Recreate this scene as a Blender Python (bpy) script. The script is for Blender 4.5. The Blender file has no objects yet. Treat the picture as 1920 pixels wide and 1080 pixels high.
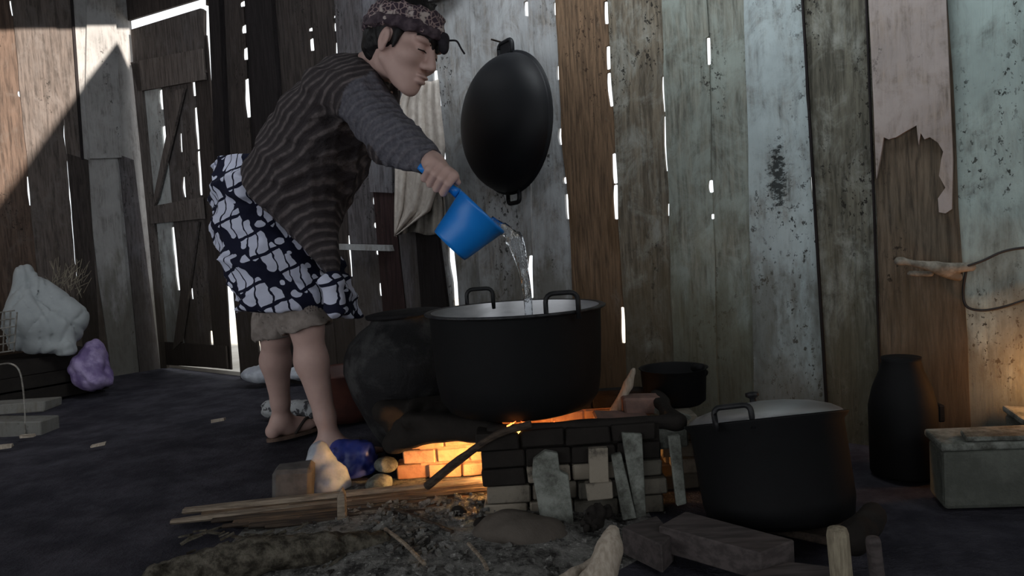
import bpy, bmesh, math, random
import numpy as np
from mathutils import Vector, Matrix
random.seed(7); RNG = np.random.default_rng(7)
SC = bpy.context.scene
COL = SC.collection
# ------------------------------------------------------------------ camera
F_PX = 1400.0; CAM = np.array([0.0, 0.0, 0.75])
PITCH = math.radians(-3.55); ROLL = math.radians(3.5)
def camera_axes():
    fw = np.array([0, math.cos(PITCH), math.sin(PITCH)])
    rt0 = np.array([1.0, 0, 0]); up0 = np.cross(rt0, fw)
    c, s = math.cos(ROLL), math.sin(ROLL)
    # image verticals lean so that world-up points up-left
    rt = c*rt0 - s*up0; up = s*rt0 + c*up0
    return rt, up, fw
RT, UP, FW = camera_axes()
cam_data = bpy.data.cameras.new('camera'); cam = bpy.data.objects.new('camera', cam_data); COL.objects.link(cam)
cam_data.sensor_width = 36; cam_data.lens = 36*F_PX/1920; cam_data.clip_start = 0.02
cam.matrix_world = Matrix(((RT[0], UP[0], -FW[0], CAM[0]), (RT[1], UP[1], -FW[1], CAM[1]), (RT[2], UP[2], -FW[2], CAM[2]), (0, 0, 0, 1)))
SC.camera = cam
SC.view_settings.view_transform = 'Standard'; SC.view_settings.look = 'None'
SC.view_settings.gamma = 1; SC.view_settings.use_curve_mapping = False
SC.view_settings.exposure = -0.25
SC.cycles.use_denoising = True
SC.cycles.max_bounces = 6; SC.cycles.caustics_reflective = False; SC.cycles.caustics_refractive = False
# ------------------------------------------------------------------ world and daylight
WORLD = bpy.data.worlds.new('overcast_sky'); SC.world = WORLD; WORLD.use_nodes = True
WORLD.node_tree.nodes['Background'].inputs[0].default_value = (0.93, 0.97, 1.0, 1)
WORLD.node_tree.nodes['Background'].inputs[1].default_value = 1.6
def ray(x, y):
    return FW + RT*((x-960)/F_PX) + UP*((540-y)/F_PX)
def P(x, y, d):
    r = ray(x, y); return CAM + r*(d/r[1])
def G(x, y, z=0.0):
    r = ray(x, y); return CAM + r*((z-CAM[2])/r[2])
# wall frames: back wall runs from the far left corner to the near right
A = G(445, 706); B = G(1600, 832)
E = (B-A); E[2] = 0; E /= np.linalg.norm(E)
N = np.array([E[1], -E[0], 0.0]);  N = N if N[1] < 0 else -N       # back wall normal, into the room
def hit(x, y, p0, n):
    r = ray(x, y); return CAM + r*(np.dot(p0-CAM, n)/np.dot(r, n))
C0 = hit(272, 380, A, N); C0[2] = 0                                  # the corner
def W(x, y, off=0.0):                                               # pixel -> (s, z) on the back wall (off = into the room)
    p = hit(x, y, A+N*off, N); return float(np.dot(p-C0, E)), float(p[2])
def Wp(x, y, off=0.0): return hit(x, y, A+N*off, N)
def L(x, y, off=0.0):                                               # pixel -> (t, z) on the left wall, t from the corner to the camera
    p = hit(x, y, C0+E*off, E); return float(np.dot(p-C0, N)), float(p[2])
ROOF_Z = 2.95
SUN_D = -0.86*E - 0.10*N + np.array([0, 0, -0.50]); SUN_D /= np.linalg.norm(SUN_D)
def lamp(name, kind, loc, energy, color, direction=None, **kw):
    d = bpy.data.lights.new(name, kind); d.energy = energy; d.color = color
    for k, v in kw.items(): setattr(d, k, v)
    o = bpy.data.objects.new(name, d); COL.objects.link(o); o.location = loc
    if direction is not None: o.rotation_euler = Vector(direction).to_track_quat('-Z', 'Y').to_euler()
    return o
lamp('sun', 'SUN', (0, 0, 6), 15.0, (1.0, 0.9, 0.78), SUN_D, angle=math.radians(1.2))
# daylight of the open eave behind the camera, and of the translucent sheet in the roof
lamp('eave_daylight', 'AREA', (2.3, -0.9, 1.9), 22.0, (0.92, 0.96, 1.0), (-0.68, 0.72, -0.22), shape='RECTANGLE', size=1.3, size_y=1.1)
lamp('vent_daylight', 'AREA', (0.25, 2.15, 2.9), 56.0, (0.9, 0.96, 1.0), (0, 0, -1), shape='RECTANGLE', size=1.2, size_y=0.8)

# ------------------------------------------------------------------ materials
MATS = {}
def lin(c):
    return tuple((v/255/12.92 if v/255 <= 0.04045 else ((v/255+0.055)/1.055)**2.4) for v in c[:3]) + (1,)
class NT:
    def __init__(s, name):
        s.m = bpy.data.materials.new(name); s.m.use_nodes = True; s.t = s.m.node_tree; s.b = s.t.nodes['Principled BSDF']
    def n(s, typ, **kw):
        nd = s.t.nodes.new(typ)
        for k, v in kw.items():
            if k.startswith('i_'):
                key = k[2:]; key = int(key) if key.isdigit() else key
                s.set(nd.inputs[key], v)
            else: setattr(nd, k, v)
        return nd
    def set(s, inp, v):
        if hasattr(v, 'is_output') or isinstance(v, bpy.types.NodeSocket): s.t.links.new(v, inp)
        else: inp.default_value = v
    def math(s, op, a, b=None, c=None):
        nd = s.n('ShaderNodeMath', operation=op); s.set(nd.inputs[0], a)
        if b is not None: s.set(nd.inputs[1], b)
        if c is not None: s.set(nd.inputs[2], c)
        return nd.outputs[0]
    def mix(s, f, a, b, blend='MIX'):
        nd = s.n('ShaderNodeMix', data_type='RGBA', blend_type=blend)
        s.set(nd.inputs[0], f); s.set(nd.inputs[6], a); s.set(nd.inputs[7], b); return nd.outputs[2]
    def coord(s, scale=(1, 1, 1), rnd=True):
        c = s.n('ShaderNodeTexCoord').outputs['Object']
        if rnd:
            r = s.n('ShaderNodeObjectInfo').outputs['Random']
            v = s.n('ShaderNodeVectorMath', operation='SCALE'); v.inputs[0].default_value = (17.3, 9.1, 23.7); s.set(v.inputs['Scale'], r)
            a = s.n('ShaderNodeVectorMath', operation='ADD'); s.set(a.inputs[0], c); s.set(a.inputs[1], v.outputs[0]); c = a.outputs[0]
        mp = s.n('ShaderNodeMapping'); s.set(mp.inputs['Vector'], c); mp.inputs['Scale'].default_value = scale
        return mp.outputs[0]
    def noise(s, vec, scale, detail=4, rough=0.6, dist=0.0):
        nd = s.n('ShaderNodeTexNoise'); s.set(nd.inputs['Vector'], vec); nd.inputs['Scale'].default_value = scale
        nd.inputs['Detail'].default_value = detail; nd.inputs['Roughness'].default_value = rough; nd.inputs['Distortion'].default_value = dist
        return nd.outputs[0]
    def ramp(s, f, a, b):
        nd = s.n('ShaderNodeMapRange', interpolation_type='SMOOTHSTEP'); s.set(nd.inputs[0], f); nd.inputs[1].default_value = a; nd.inputs[2].default_value = b
        return nd.outputs[0]
    def bump(s, h, strength, dist=0.01):
        nd = s.n('ShaderNodeBump'); nd.inputs['Strength'].default_value = strength; nd.inputs['Distance'].default_value = dist
        s.set(nd.inputs['Height'], h); s.set(s.b.inputs['Normal'], nd.outputs[0])
    def done(s, color=None, rough=0.8, metal=0.0, spec=0.3):
        if color is not None: s.set(s.b.inputs['Base Color'], color)
        s.set(s.b.inputs['Roughness'], rough); s.b.inputs['Metallic'].default_value = metal; s.b.inputs['Specular IOR Level'].default_value = spec
        return s.m
def plain(name, c1, c2=None, scale=8, rough=0.8, bump=0.3, metal=0.0, spec=0.3, stretch=(1, 1, 1), lo=0.35, hi=0.65, bdist=0.01):
    if name in MATS: return MATS[name]
    t = NT(name); v = t.coord(stretch); nz = t.noise(v, scale, 5)
    col = t.mix(t.ramp(nz, lo, hi), lin(c1), lin(c2 or c1))
    if bump: t.bump(nz, bump, bdist)
    MATS[name] = t.done(col, rough, metal, spec); return MATS[name]
def plank_mat(name, wood, paint, amount, stain=0.4, stain_col=(26, 24, 22), scale=1.0, blot=None):
    """weathered board: grained wood with worn remains of wash over it and dark specks"""
    if name in MATS: return MATS[name]
    t = NT(name); v = t.coord((1, 1, 1)); vs = t.coord((9, 9, 0.7)); vm = t.coord((2.2, 2.2, 1))
    grain = t.noise(vs, 9*scale, 6, 0.65, 0.4)
    wcol = t.mix(t.ramp(grain, 0.3, 0.7), lin([c*0.72 for c in wood]), lin([min(255, c*1.2) for c in wood]))
    patch = t.noise(t.coord((1.5, 1.5, 1)), 6.5*scale, 8, 0.7, 0.6)
    streak = t.noise(t.coord((7, 7, 1.1)), 6*scale, 6, 0.7)
    cover = t.math('ADD', t.math('MULTIPLY', patch, 0.74), t.math('MULTIPLY', streak, 0.26))
    pm = t.ramp(cover, 0.56-amount*0.3, 0.76-amount*0.22)
    pcol = t.mix(t.noise(v, 5, 4), lin([c*0.8 for c in paint]), lin([min(255, c*1.12) for c in paint]))
    col = t.mix(pm, wcol, pcol)
    # dark specks in short horizontal and vertical nicks
    sp = t.noise(t.coord((26, 26, 17)), 2.2, 3, 0.75)
    reg = t.noise(t.coord((2.6, 2.6, 0.8)), 2.3, 3)
    sm = t.math('MULTIPLY', t.ramp(sp, 0.565, 0.63), t.ramp(reg, 0.60-stain*0.32, 0.70-stain*0.25))
    col = t.mix(t.math('MULTIPLY', sm, 0.9), col, lin(stain_col))
    if blot:
        ob = t.n('ShaderNodeMapping'); t.set(ob.inputs['Vector'], t.n('ShaderNodeTexCoord').outputs['Object']); ob.inputs['Location'].default_value = (-blot[0]/blot[2], 0, -blot[1]/blot[3]); ob.inputs['Scale'].default_value = (1/blot[2], 0, 1/blot[3])
        ln = t.n('ShaderNodeVectorMath', operation='LENGTH'); t.set(ln.inputs[0], ob.outputs[0])
        bm_ = t.math('ADD', t.math('SUBTRACT', 1.0, ln.outputs['Value']), t.math('MULTIPLY', t.math('SUBTRACT', t.noise(t.coord((20, 20, 30)), 2.0, 5, 0.75), 0.5), 3.2))
        col = t.mix(t.math('MULTIPLY', t.ramp(bm_, 0.25, 0.75), 0.92), col, lin((30, 32, 32)))
    # brown damp and smoke stains in ragged tongues; height bias also paints light falloff
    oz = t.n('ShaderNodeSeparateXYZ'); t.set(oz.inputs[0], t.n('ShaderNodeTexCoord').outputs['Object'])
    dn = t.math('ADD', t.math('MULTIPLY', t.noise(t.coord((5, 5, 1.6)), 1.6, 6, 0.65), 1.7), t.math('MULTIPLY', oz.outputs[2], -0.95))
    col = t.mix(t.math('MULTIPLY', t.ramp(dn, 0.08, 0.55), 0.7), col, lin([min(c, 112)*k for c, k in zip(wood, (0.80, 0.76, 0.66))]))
    # broad soot clouds
    so = t.ramp(t.noise(t.coord((1.6, 1.6, 0.9)), 2.0, 5, 0.6), 0.52, 0.75)
    col = t.mix(t.math('MULTIPLY', so, stain), col, lin([c*0.5 for c in wood]))
    t.bump(t.math('ADD', grain, t.math('MULTIPLY', pm, 0.25)), 0.5, 0.006)
    MATS[name] = t.done(col, 0.85, 0, 0.2); return MATS[name]

# ------------------------------------------------------------------ object helpers
ORG = {}
def link_mesh(name, verts, faces, mat=None, parent=None, smooth=False, world=True):
    me = bpy.data.meshes.new(name)
    vv = np.asarray(verts, dtype=float)
    org = np.zeros(3)
    if parent is not None and world: org = ORG.get(parent.name, np.zeros(3))
    vv = vv - org
    me.from_pydata(vv.tolist(), [], [list(map(int, f)) for f in faces]); me.update()
    if smooth: me.polygons.foreach_set('use_smooth', [True]*len(me.polygons))
    o = bpy.data.objects.new(name, me); COL.objects.link(o)
    if parent is not None: o.parent = parent
    ORG[o.name] = org
    if mat: me.materials.append(mat)
    return o
def top_mesh(name, verts, faces, mat, base=None, smooth=False):
    """a one-mesh thing: origin at its base"""
    vv = np.asarray(verts, dtype=float)
    if base is None: base = np.array([vv[:, 0].mean(), vv[:, 1].mean(), vv[:, 2].min()])
    o = link_mesh(name, vv-base, faces, mat, None, smooth); o.location = base; ORG[o.name] = np.array(base); return o
def thing(name, label, cat, base, group=None):
    o = bpy.data.objects.new(name, None); COL.objects.link(o); o.location = base; o.empty_display_size = 0.1
    ORG[o.name] = np.array(base, dtype=float); tag(o, label, cat, group); return o
def tag(o, label=None, cat=None, group=None, kind=None):
    if label: o['label'] = label
    if cat: o['category'] = cat
    if group: o['group'] = group
    if kind: o['kind'] = kind
    return o
def merge(parts):
    V = []; Fc = []; n = 0
    for v, f in parts:
        v = np.asarray(v, float); V.append(v); Fc += [[i+n for i in q] for q in f]; n += len(v)
    return np.vstack(V), Fc
def vn(v): v = np.asarray(v, float); return v/np.linalg.norm(v)
def box(c, size, ax=None, jit=0.0, bev=0.0):
    """box centred at c; ax = rows of three axes; optional chamfer"""
    ax = np.eye(3) if ax is None else np.asarray(ax, float); h = np.asarray(size, float)/2
    bm = bmesh.new(); bmesh.ops.create_cube(bm, size=1.0)
    for v in bm.verts:
        v.co = Vector((v.co.x*size[0], v.co.y*size[1], v.co.z*size[2]))
        if jit: v.co += Vector([random.uniform(-jit, jit) for _ in range(3)])
    if bev: bmesh.ops.bevel(bm, geom=list(bm.edges), offset=bev, segments=1, affect='EDGES')
    bm.verts.index_update()
    V = np.array([v.co[:] for v in bm.verts]); Fc = [[v.index for v in f.verts] for f in bm.faces]; bm.free()
    return V @ ax + np.asarray(c, float), Fc
def beam(a, b, w, t, up=(0, 0, 1), jit=0.0, bev=0.0, taper=1.0):
    """squared stick from a to b: w across, t along 'up'"""
    a = np.asarray(a, float); b = np.asarray(b, float); x = vn(b-a); y = vn(np.cross(up, x)); z = np.cross(x, y)
    V, Fc = box((a+b)/2, (np.linalg.norm(b-a), w, t), np.array([x, y, z]), jit, bev)
    if taper != 1.0:
        s = ((V-a) @ x)/np.linalg.norm(b-a); k = (1+(taper-1)*s)[:, None]; c = a+np.outer((V-a) @ x, x); V = c+(V-c)*k
    return V, Fc
def tube(pts, r, n=10, closed=False, sq=(1, 1)):
    pts = [np.asarray(p, float) for p in pts]; m = len(pts); rs = r if hasattr(r, '__len__') else [r]*m
    V = []; Fc = []; prev = None
    for i, p in enumerate(pts):
        if closed: d = vn(pts[(i+1) % m]-pts[i-1])
        else: d = vn(pts[min(i+1, m-1)]-pts[max(i-1, 0)])
        if prev is None: ref = np.array([0, 0, 1.0]) if abs(d[2]) < 0.9 else np.array([1.0, 0, 0]); a = vn(np.cross(d, ref))
        else: a = vn(prev-d*np.dot(prev, d))
        prev = a; b = np.cross(d, a)
        for k in range(n):
            th = 2*math.pi*k/n; V.append(p+rs[i]*(math.cos(th)*sq[0]*a+math.sin(th)*sq[1]*b))
    for i in range(m if closed else m-1):
        for k in range(n):
            i2 = (i+1) % m; Fc.append([i*n+k, i*n+(k+1) % n, i2*n+(k+1) % n, i2*n+k])
    if not closed: Fc.append(list(range(n))[::-1]); Fc.append([(m-1)*n+k for k in range(n)])
    return np.array(V), Fc
def smooth_path(pts, k=6):
    pts = [np.asarray(p, float) for p in pts]; out = []
    q = [2*pts[0]-pts[1]]+pts+[2*pts[-1]-pts[-2]]
    for i in range(1, len(q)-2):
        for j in range(k):
            t = j/k; a, b, c, d = q[i-1], q[i], q[i+1], q[i+2]
            out.append(0.5*((2*b)+(c-a)*t+(2*a-5*b+4*c-d)*t*t+(-a+3*b-3*c+d)*t**3))
    out.append(pts[-1]); return out
def lathe(profile, base, n=48, ax=None):
    """profile (r, z) swept round; ax rows: x, y, z axes"""
    ax = np.eye(3) if ax is None else np.asarray(ax, float); V = []; Fc = []; m = len(profile)
    for r, z in profile:
        for k in range(n):
            th = 2*math.pi*k/n; V.append((max(r, 1e-4)*math.cos(th), max(r, 1e-4)*math.sin(th), z))
    for i in range(m-1):
        for k in range(n): Fc.append([i*n+k, i*n+(k+1) % n, (i+1)*n+(k+1) % n, (i+1)*n+k])
    return np.array(V) @ ax + np.asarray(base, float), Fc
# ------------------------------------------------------------------ signed-distance modelling (surface nets)
class Field:
    def __init__(s, lo, hi, h, fine=None):
        """fine: list of (lo, hi, h) boxes whose axes ranges are sampled finer"""
        ax = []
        for k in range(3):
            x = lo[k]; a = [x]
            while x < hi[k]:
                st = h
                for fl, fh, fs in (fine or []):
                    if fl[k]-fs <= x <= fh[k]: st = min(st, fs)
                x += st; a.append(x)
            ax.append(np.array(a, dtype=np.float32))
        s.x, s.y, s.z = ax; s.f = np.full((len(ax[0]), len(ax[1]), len(ax[2])), 9.0, np.float32)
    def sl(s, lo, hi, m):
        r = []
        for a, l, h in zip((s.x, s.y, s.z), lo, hi):
            i = max(0, int(np.searchsorted(a, l-m))-1); j = min(len(a), int(np.searchsorted(a, h+m))+1); r.append(slice(i, max(j, i+1)))
        return tuple(r)
    def grid(s, S):
        return np.stack(np.meshgrid(s.x[S[0]], s.y[S[1]], s.z[S[2]], indexing='ij'), -1)
    def put(s, d, S, k, op):
        f = s.f[S]
        if op == 'add':
            if k > 0:
                h = np.clip(0.5+0.5*(f-d)/k, 0, 1); s.f[S] = f*(1-h)+d*h-k*h*(1-h)
            else: s.f[S] = np.minimum(f, d)
        else:
            if k > 0:
                h = np.clip(0.5-0.5*(f+d)/k, 0, 1); s.f[S] = f*(1-h)-d*h+k*h*(1-h)
            else: s.f[S] = np.maximum(f, -d)
    def cone(s, a, b, r1, r2, k=0.02, op='add'):
        a = np.asarray(a, np.float32); b = np.asarray(b, np.float32); m = max(r1, r2)+k+0.03
        S = s.sl(np.minimum(a, b), np.maximum(a, b), m); p = s.grid(S); ba = b-a; L2 = float(ba @ ba)+1e-9
        t = np.clip(((p-a) @ ba)/L2, 0, 1)
        d = np.linalg.norm(p-a-t[..., None]*ba, axis=-1)-(r1+(r2-r1)*t); s.put(d, S, k, op)
    def ell(s, c, r, ax=None, k=0.02, op='add'):
        c = np.asarray(c, np.float32); r = np.asarray(r, np.float32); m = float(r.max())+k+0.03
        ax = np.eye(3) if ax is None else np.asarray(ax); S = s.sl(c, c, m); p = (s.grid(S)-c) @ ax.T.astype(np.float32)
        q = np.linalg.norm(p/r, axis=-1); q2 = np.linalg.norm(p/(r*r), axis=-1)+1e-9
        s.put(q*(q-1)/q2, S, k, op)
    def chain(s, secs, lat, k=0.03, op='add'):
        """secs: (centre, half-thickness, half-width); lat: lateral axis"""
        for (c1, u1, v1), (c2, u2, v2) in zip(secs[:-1], secs[1:]):
            a = np.asarray(c1, np.float32); b = np.asarray(c2, np.float32); m = max(u1, u2, v1, v2)+k+0.03
            S = s.sl(np.minimum(a, b), np.maximum(a, b), m); p = s.grid(S); ba = b-a; L2 = float(ba @ ba)
            t = np.clip(((p-a) @ ba)/L2, 0, 1); q = p-a-t[..., None]*ba
            w = vn(lat - ba*np.dot(lat, ba)/L2).astype(np.float32)
            v = q @ w; rest = q-v[..., None]*w; u = np.linalg.norm(rest, axis=-1)
            ru = u1+(u2-u1)*t; rv = v1+(v2-v1)*t
            e = np.sqrt((u/ru)**2+(v/rv)**2); d = (e-1)*np.minimum(ru, rv); s.put(d, S, k, op)
    def half(s, p0, n, k=0.004):
        """cut away the side n points to"""
        p = s.grid((slice(None),)*3); d = -((p-np.asarray(p0, np.float32)) @ np.asarray(vn(n), np.float32)); s.put(d, (slice(None),)*3, k, 'sub')
    def warp(s, fn):
        p = s.grid((slice(None),)*3); m = np.abs(s.f) < 0.06; s.f[m] += fn(p[m]).astype(np.float32)
    def mesh(s, relax=1):
        F = s.f; F[0] = F[-1] = 1; F[:, 0] = F[:, -1] = 1; F[:, :, 0] = F[:, :, -1] = 1
        I = F < 0; nx, ny, nz = F.shape
        cnt = np.zeros((nx-1, ny-1, nz-1), np.int8)
        for i in (0, 1):
            for j in (0, 1):
                for k in (0, 1): cnt += I[i:nx-1+i, j:ny-1+j, k:nz-1+k]
        act = (cnt > 0) & (cnt < 8); ci = np.argwhere(act); idx = np.full(act.shape, -1, np.int64); idx[act] = np.arange(len(ci))
        acc = np.zeros((len(ci), 3)); num = np.zeros(len(ci)); axs = (s.x.astype(float), s.y.astype(float), s.z.astype(float))
        for d in range(3):
            o1, o2 = [a for a in range(3) if a != d]
            for u in (0, 1):
                for v in (0, 1):
                    q = ci.copy(); q[:, o1] += u; q[:, o2] += v; q2 = q.copy(); q2[:, d] += 1
                    a = F[q[:, 0], q[:, 1], q[:, 2]].astype(float); b = F[q2[:, 0], q2[:, 1], q2[:, 2]].astype(float); m = (a < 0) != (b < 0)
                    t = np.where(m, a/np.where(m, a-b, 1), 0); pos = np.zeros((len(ci), 3))
                    pos[:, d] = axs[d][q[:, d]]*(1-t)+axs[d][q2[:, d]]*t; pos[:, o1] = axs[o1][q[:, o1]]; pos[:, o2] = axs[o2][q[:, o2]]
                    acc[m] += pos[m]; num[m] += 1
        V = acc/num[:, None]; faces = []
        for d in range(3):
            o1, o2 = (d+1) % 3, (d+2) % 3; sl1 = [slice(None)]*3; sl2 = [slice(None)]*3; sl1[d] = slice(0, -1); sl2[d] = slice(1, None)
            a = I[tuple(sl1)]; b = I[tuple(sl2)]; e = np.argwhere(a != b); sg = a[tuple(e.T)]
            ok = (e[:, o1] > 0) & (e[:, o2] > 0) & (e[:, o1] < F.shape[o1]-1) & (e[:, o2] < F.shape[o2]-1); e = e[ok]; sg = sg[ok]
            cs = []
            for du, dv in ((-1, -1), (0, -1), (0, 0), (-1, 0)):
                q = e.copy(); q[:, o1] += du; q[:, o2] += dv; cs.append(idx[q[:, 0], q[:, 1], q[:, 2]])
            q = np.stack(cs, 1); q[~sg] = q[~sg][:, ::-1]; faces.append(q)
        Fc = np.vstack(faces)
        for _ in range(relax):
            s2 = np.zeros_like(V); c2 = np.zeros(len(V))
            for a, b in ((0, 1), (1, 2), (2, 3), (3, 0)):
                np.add.at(s2, Fc[:, a], V[Fc[:, b]]); np.add.at(c2, Fc[:, a], 1); np.add.at(s2, Fc[:, b], V[Fc[:, a]]); np.add.at(c2, Fc[:, b], 1)
            V = V*0.5+0.5*s2/c2[:, None]
        return V, Fc
def sin_noise(freq, amp, seed, n=6):
    r = np.random.default_rng(seed); k = r.normal(size=(n, 3)); k /= np.linalg.norm(k, axis=1)[:, None]; k *= freq*r.uniform(0.6, 1.6, (n, 1)); ph = r.uniform(0, 6.28, n)
    return lambda p: amp*np.sin(p @ k.T + ph).sum(-1)/math.sqrt(n)
def crease_noise(freq, amp, seed, n=5, pw=2):
    r = np.random.default_rng(seed); k = r.normal(size=(n, 3)); k /= np.linalg.norm(k, axis=1)[:, None]; k *= freq*r.uniform(0.6, 1.6, (n, 1)); ph = r.uniform(0, 6.28, n)
    w = sin_noise(freq*0.5, 1.2, seed+1, 4)
    return lambda p: amp*((1-np.abs(np.sin(p @ k.T + ph + w(p)[..., None])))**pw).sum(-1)
# ------------------------------------------------------------------ the setting
def frame(org, ex, ey):
    m = Matrix.Identity(4)
    for i in range(3): m[i][0] = ex[i]; m[i][1] = ey[i]; m[i][2] = (0, 0, 1)[i]; m[i][3] = org[i]
    return m
# back wall local frame: x = along the wall from the corner, y = out of the room (depth), z = up
FB = frame(C0, E, -N); FL = frame(C0, N, -E)
def local_poly(poly, t, off):
    """prism from an outline in wall coordinates; off = how far its face stands into the room"""
    n = len(poly); V = [(s, -off, z) for s, z in poly]+[(s, -off+t, z) for s, z in poly]
    Fc = [list(range(n)), list(range(n, 2*n))[::-1]]+[[i, i+n, (i+1) % n+n, (i+1) % n] for i in range(n)]
    return np.array(V), Fc
def wall_child(name, V, Fc, mat, parent):
    return link_mesh(name, V, Fc, mat, parent, world=False)
def interp(bd, z):
    """boundary: (s, z) points sorted by z, extrapolated"""
    if len(bd) == 1: return bd[0][0]
    for (s0, z0), (s1, z1) in zip(bd[:-1], bd[1:]):
        if z <= z1 or (s1, z1) == bd[-1]:
            if z < z0 and (s0, z0) != bd[0]: continue
            return s0+(s1-s0)*(z-z0)/(z1-z0)
def bnd(pts, fn): return sorted([fn(*p) for p in pts], key=lambda q: q[1])
def wall_planks(root, bnds, gaps, mats, fn, thick, z0, z1, tanth, names='plank', alt=0.008, extra=None, lap=0.012, sg=1):
    """boards between successive boundaries; gaps[i] = [(y0, y1, width px, x)] daylight slits at boundary i"""
    out = []
    nb = len(bnds); B = [bnd(b, fn) for b in bnds]
    G_ = []
    for i in range(nb):
        g = []
        for (y0, y1, w) in gaps.get(i, []):
            def px_at(y):
                pts = sorted(bnds[i], key=lambda q: q[1]); 
                for (xa, ya), (xb, yb) in zip(pts[:-1], pts[1:]):
                    if y <= yb or (xb, yb) == pts[-1]: return xa+(xb-xa)*(y-ya)/(yb-ya)
            xa, xb = px_at(y0), px_at(y1); s0, za = fn(xa, y0); s1, zb = fn(xb, y1)
            ws = abs(fn(xa+w, y0)[0]-s0); g.append((min(za, zb), max(za, zb), ws))
        G_.append(g)
    for i in range(nb-1):
        if mats[i] is None: continue
        rear = (i % 2 == 1); off = 0.0 if not rear else -alt
        zs = set(np.linspace(z0, z1, 22).tolist())
        for side in (i, i+1):
            for (a, b, w) in G_[side]:
                for q in (a, a+0.004, a+0.02, (a*3+b)/4, (a+b)/2, (a+b*3)/4, b-0.02, b-0.004, b): zs.add(min(max(q, z0), z1))
        zs = sorted(zs); ls = []; rs = []
        for z in zs:
            l = interp(B[i], z); r = interp(B[i+1], z)
            jl = 0.0022*math.sin(z*9+i*2.1)+0.0015*math.sin(z*23+i); jr = 0.0022*math.sin(z*9+(i+1)*2.1)+0.0015*math.sin(z*23+i+1)
            gl = [w for a, b, w in G_[i] if a+1e-6 < z < b-1e-6]; gr = [w*(0.4+0.6*math.sin(math.pi*(z-a)/(b-a))) for a, b, w in G_[i+1] if a+1e-6 < z < b-1e-6]
            l = l+jl+sg*(0.001 if gl else (-lap if rear else 0)); r = r+jr
            if gr: r = r-sg*(0.62*gr[0]*(0.8+0.25*math.sin(z*31+i))+(thick+alt)*tanth(interp(B[i+1], z))+0.001)
            elif rear: r += sg*lap
            ls.append(l); rs.append(r)
        poly = list(zip(ls, zs)); n = len(zs)
        V = []; Fc = []
        for l, r, z in zip(ls, rs, zs): V += [(l, -off, z), (r, -off, z), (r, -off+thick, z), (l, -off+thick, z)]
        for k in range(n-1):
            a = 4*k; b = a+4
            for j in range(4): Fc.append([a+j, a+(j+1) % 4, b+(j+1) % 4, b+j])
        Fc += [[3, 2, 1, 0], [4*(n-1)+j for j in range(4)]]
        out.append(wall_child(names, np.array(V), Fc, mats[i], root))
    return out
def wall_root(name, fr, length, thick, label_mat, z_rails, s0=0.0):
    parts = []
    for z in z_rails: parts.append(box((s0+length/2, thick+0.06, z), (length, 0.05, 0.07)))
    V, Fc = merge(parts); o = link_mesh(name, V, Fc, label_mat); o.matrix_world = fr; tag(o, kind='structure'); return o
rail_m = plain('rail_wood', (70, 60, 50), (50, 42, 36), 6, stretch=(1, 1, 8))
wb = wall_root('wall_back', FB, 8.6, 0.012, rail_m, (2.72,)); tag(wb, 'weathered plank back wall with daylight slits')
wl = wall_root('wall_left', FL, 4.0, 0.012, rail_m, (2.8,)); tag(wl, 'plank left wall catching a wedge of sunlight')
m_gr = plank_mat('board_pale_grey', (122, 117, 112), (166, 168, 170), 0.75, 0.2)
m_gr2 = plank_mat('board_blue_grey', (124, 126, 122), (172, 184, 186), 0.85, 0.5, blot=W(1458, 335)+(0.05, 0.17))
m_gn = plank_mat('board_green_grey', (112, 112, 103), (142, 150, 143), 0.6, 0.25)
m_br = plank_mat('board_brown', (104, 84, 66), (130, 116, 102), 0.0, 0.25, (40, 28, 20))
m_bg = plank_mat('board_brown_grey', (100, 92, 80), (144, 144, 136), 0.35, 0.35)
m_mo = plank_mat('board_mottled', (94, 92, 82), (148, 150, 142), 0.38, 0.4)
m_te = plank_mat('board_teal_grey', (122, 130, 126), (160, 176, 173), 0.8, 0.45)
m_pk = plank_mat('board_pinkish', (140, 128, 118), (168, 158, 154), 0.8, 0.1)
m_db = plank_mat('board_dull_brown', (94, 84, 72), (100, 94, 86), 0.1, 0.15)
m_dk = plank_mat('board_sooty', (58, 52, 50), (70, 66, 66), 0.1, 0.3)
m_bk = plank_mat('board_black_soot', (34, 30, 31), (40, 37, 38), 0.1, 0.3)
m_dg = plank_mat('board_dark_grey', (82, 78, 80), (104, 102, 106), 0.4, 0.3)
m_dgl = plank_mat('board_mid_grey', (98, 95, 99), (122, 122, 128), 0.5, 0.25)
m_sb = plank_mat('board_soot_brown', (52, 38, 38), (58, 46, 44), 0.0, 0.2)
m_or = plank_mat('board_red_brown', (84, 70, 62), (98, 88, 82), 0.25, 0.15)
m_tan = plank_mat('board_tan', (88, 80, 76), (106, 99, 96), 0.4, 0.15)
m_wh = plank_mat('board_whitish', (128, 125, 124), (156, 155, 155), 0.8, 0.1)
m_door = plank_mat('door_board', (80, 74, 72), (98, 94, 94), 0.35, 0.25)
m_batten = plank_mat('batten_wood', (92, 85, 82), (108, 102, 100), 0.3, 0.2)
m_lit = plank_mat('door_lit_board', (140, 138, 136), (176, 180, 180), 0.8, 0.1)  # paler than the other boards: daylight leaking at the corner painted in
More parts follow.
